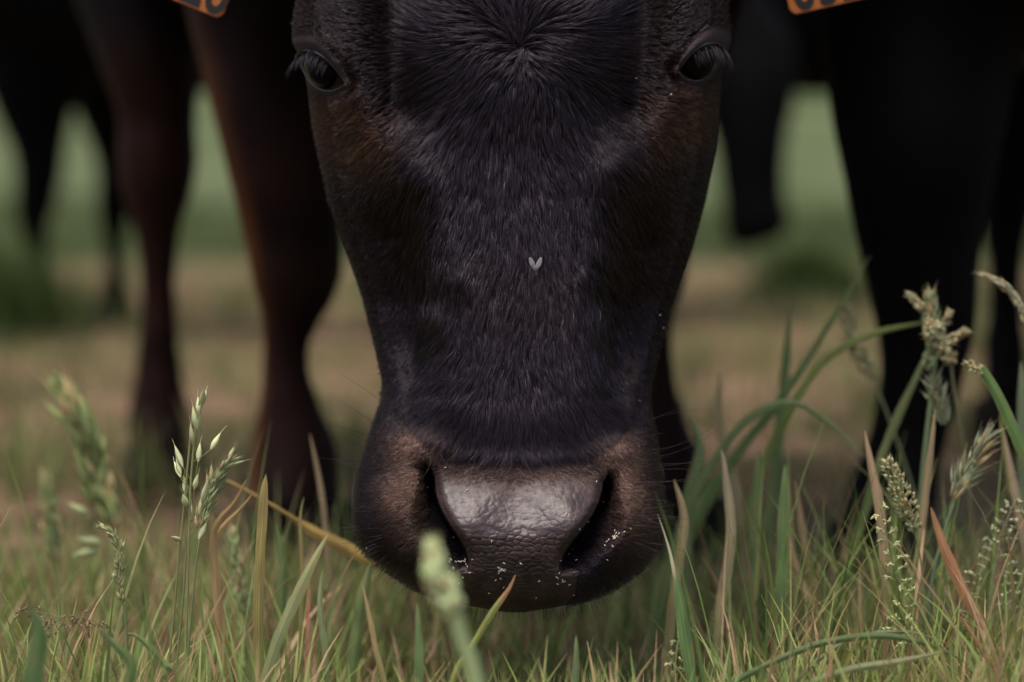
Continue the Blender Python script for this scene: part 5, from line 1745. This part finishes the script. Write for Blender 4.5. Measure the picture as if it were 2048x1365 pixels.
M_speck = simple_mat('pale_seed', (0.75, 0.70, 0.56), 0.5, 0.1, 900)
bmq = bmesh.new()
bmesh.ops.create_uvsphere(bmq, u_segments=8, v_segments=6, radius=1.0)
for v in bmq.verts:
    v.co = Vector((v.co.x * .00022, v.co.y * .00022, v.co.z * .00072))
speck_me = bpy.data.meshes.new('pale_seed'); bmq.to_mesh(speck_me); bmq.free()
for p in speck_me.polygons: p.use_smooth = True
speck_me.materials.append(M_speck)
SP = [(126, 155), (122, 302), (285, 150), (494, 76), (458, 325), (367, 690), (463, 873), (503, 880), (310, 885), (320, 893), (306, 905), (345, 955), (362, 912), (385, 912), (398, 915), (410, 913), (425, 910), (436, 915), (446, 905), (450, 918), (457, 925), (466, 940), (480, 985), (308, 975), (280, 966), (426, 1022), (393, 1070), (130, 990), (157, 1080), (756, 910), (890, 912), (710, 945), (722, 950), (738, 958), (748, 968), (716, 975), (728, 968), (756, 970), (764, 962), (714, 988), (740, 955), (688, 1045), (728, 1032), (752, 1102), (636, 1148), (1012, 1186), (1035, 1052), (1195, 990), (1175, 1020), (1187, 1030), (1222, 1042), (1230, 1050), (1240, 1055), (1222, 1058), (1185, 1075), (1280, 1080), (1313, 1163), (1207, 890), (1258, 825), (1287, 787), (1358, 638), (1427, 577), (1575, 875), (1576, 776), (1590, 750), (1605, 735), (1630, 776), (1648, 712), (1655, 700), (1640, 705), (1670, 700), (1685, 680), (1665, 678), (1658, 650), (1722, 656), (1758, 632), (1345, 896), (1495, 258), (1442, 14), (1568, 428), (655, 735), (1655, 720), (1645, 725)]
SP = [(820 + a / 4.014, 900 + b_ / 4.014) for a, b_ in SP] + [(870, 851), (737, 1094), (1189, 566), (1312, 630), (1255, 668), (1317, 655), (1271, 808), (1272, 157), (927, 656), (1342, 190), (722, 655)]
for k, (x, y) in enumerate(SP):
    if y > 1205 or x < float(tl(T_XL, y)) + 6: continue
    p = SURF(np.array(x), np.array(y), True); nn = SURFN(np.array(x), np.array(y), 3)
    off = 0.0004 + (0 if float(pad_mask(np.array(x), np.array(y))) > .4 else 0.0009) + (0.0018 if y < 880 else 0)
    o = bpy.data.objects.new('pale_seed', speck_me)
    COL.objects.link(o)
    o.location = Vector((p + nn * off).tolist())
    ax = Vector(nn.tolist()).cross(Vector((random.uniform(-1, 1), random.uniform(-.3, .3), random.uniform(-1, 1)))).normalized()
    o.rotation_euler = ax.to_track_quat('Z', 'Y').to_euler()
    if y < 880 or (x < 800): lb = None
    elif x < 946 and 1110 < y < 1155: lb = 'tiny whitish seed in the cluster at the lower end of the left nostril'
    elif x < 905: lb = 'tiny whitish seed on the short brown hair of the left nostril wing'
    elif 990 < x < 1016 and 1130 < y < 1150: lb = 'tiny whitish seed in the dense little heap on the middle of the lip'
    elif x > 1205: lb = 'tiny whitish seed on the haired right nostril wing'
    elif x > 1105 and y > 1110: lb = 'tiny whitish seed below the lower end of the right nostril'
    elif x > 1105: lb = 'tiny whitish seed along the right edge of the wet nose'
    elif y > 1110: lb = 'tiny whitish seed scattered singly on the leathery lip'
    else: lb = 'tiny whitish seed on the upper nose leather'
    if lb is None:
        lb = {(870, 851): 'tiny white seed in the dark hair above the left nostril', (737, 1094): 'tiny white seed on the left side of the chin',
              (1189, 566): 'tiny white speck on the dark bridge hair right of the fly', (1312, 630): 'tiny white speck on the black right cheek, topmost of three',
              (1255, 668): 'tiny white speck on the black right cheek, nearest the nose', (1317, 655): 'tiny white speck on the black right cheek, just under the topmost',
              (1271, 808): 'tiny white speck on the dark cheek above the right nostril', (1272, 157): 'tiny pale speck in the dark hollow left of the right eye',
              (927, 656): 'tiny faint speck in the bridge hair left of centre', (1342, 190): 'tiny yellowish crumb under the inner corner of the right eye',
              (722, 655): 'tiny faint speck at the left edge of the cheek'}.get((x, y), 'tiny whitish seed on the short brown hair of the left nostril wing')
    tag(o, lb, 'seed', 'tiny pale seeds stuck on the cow face')
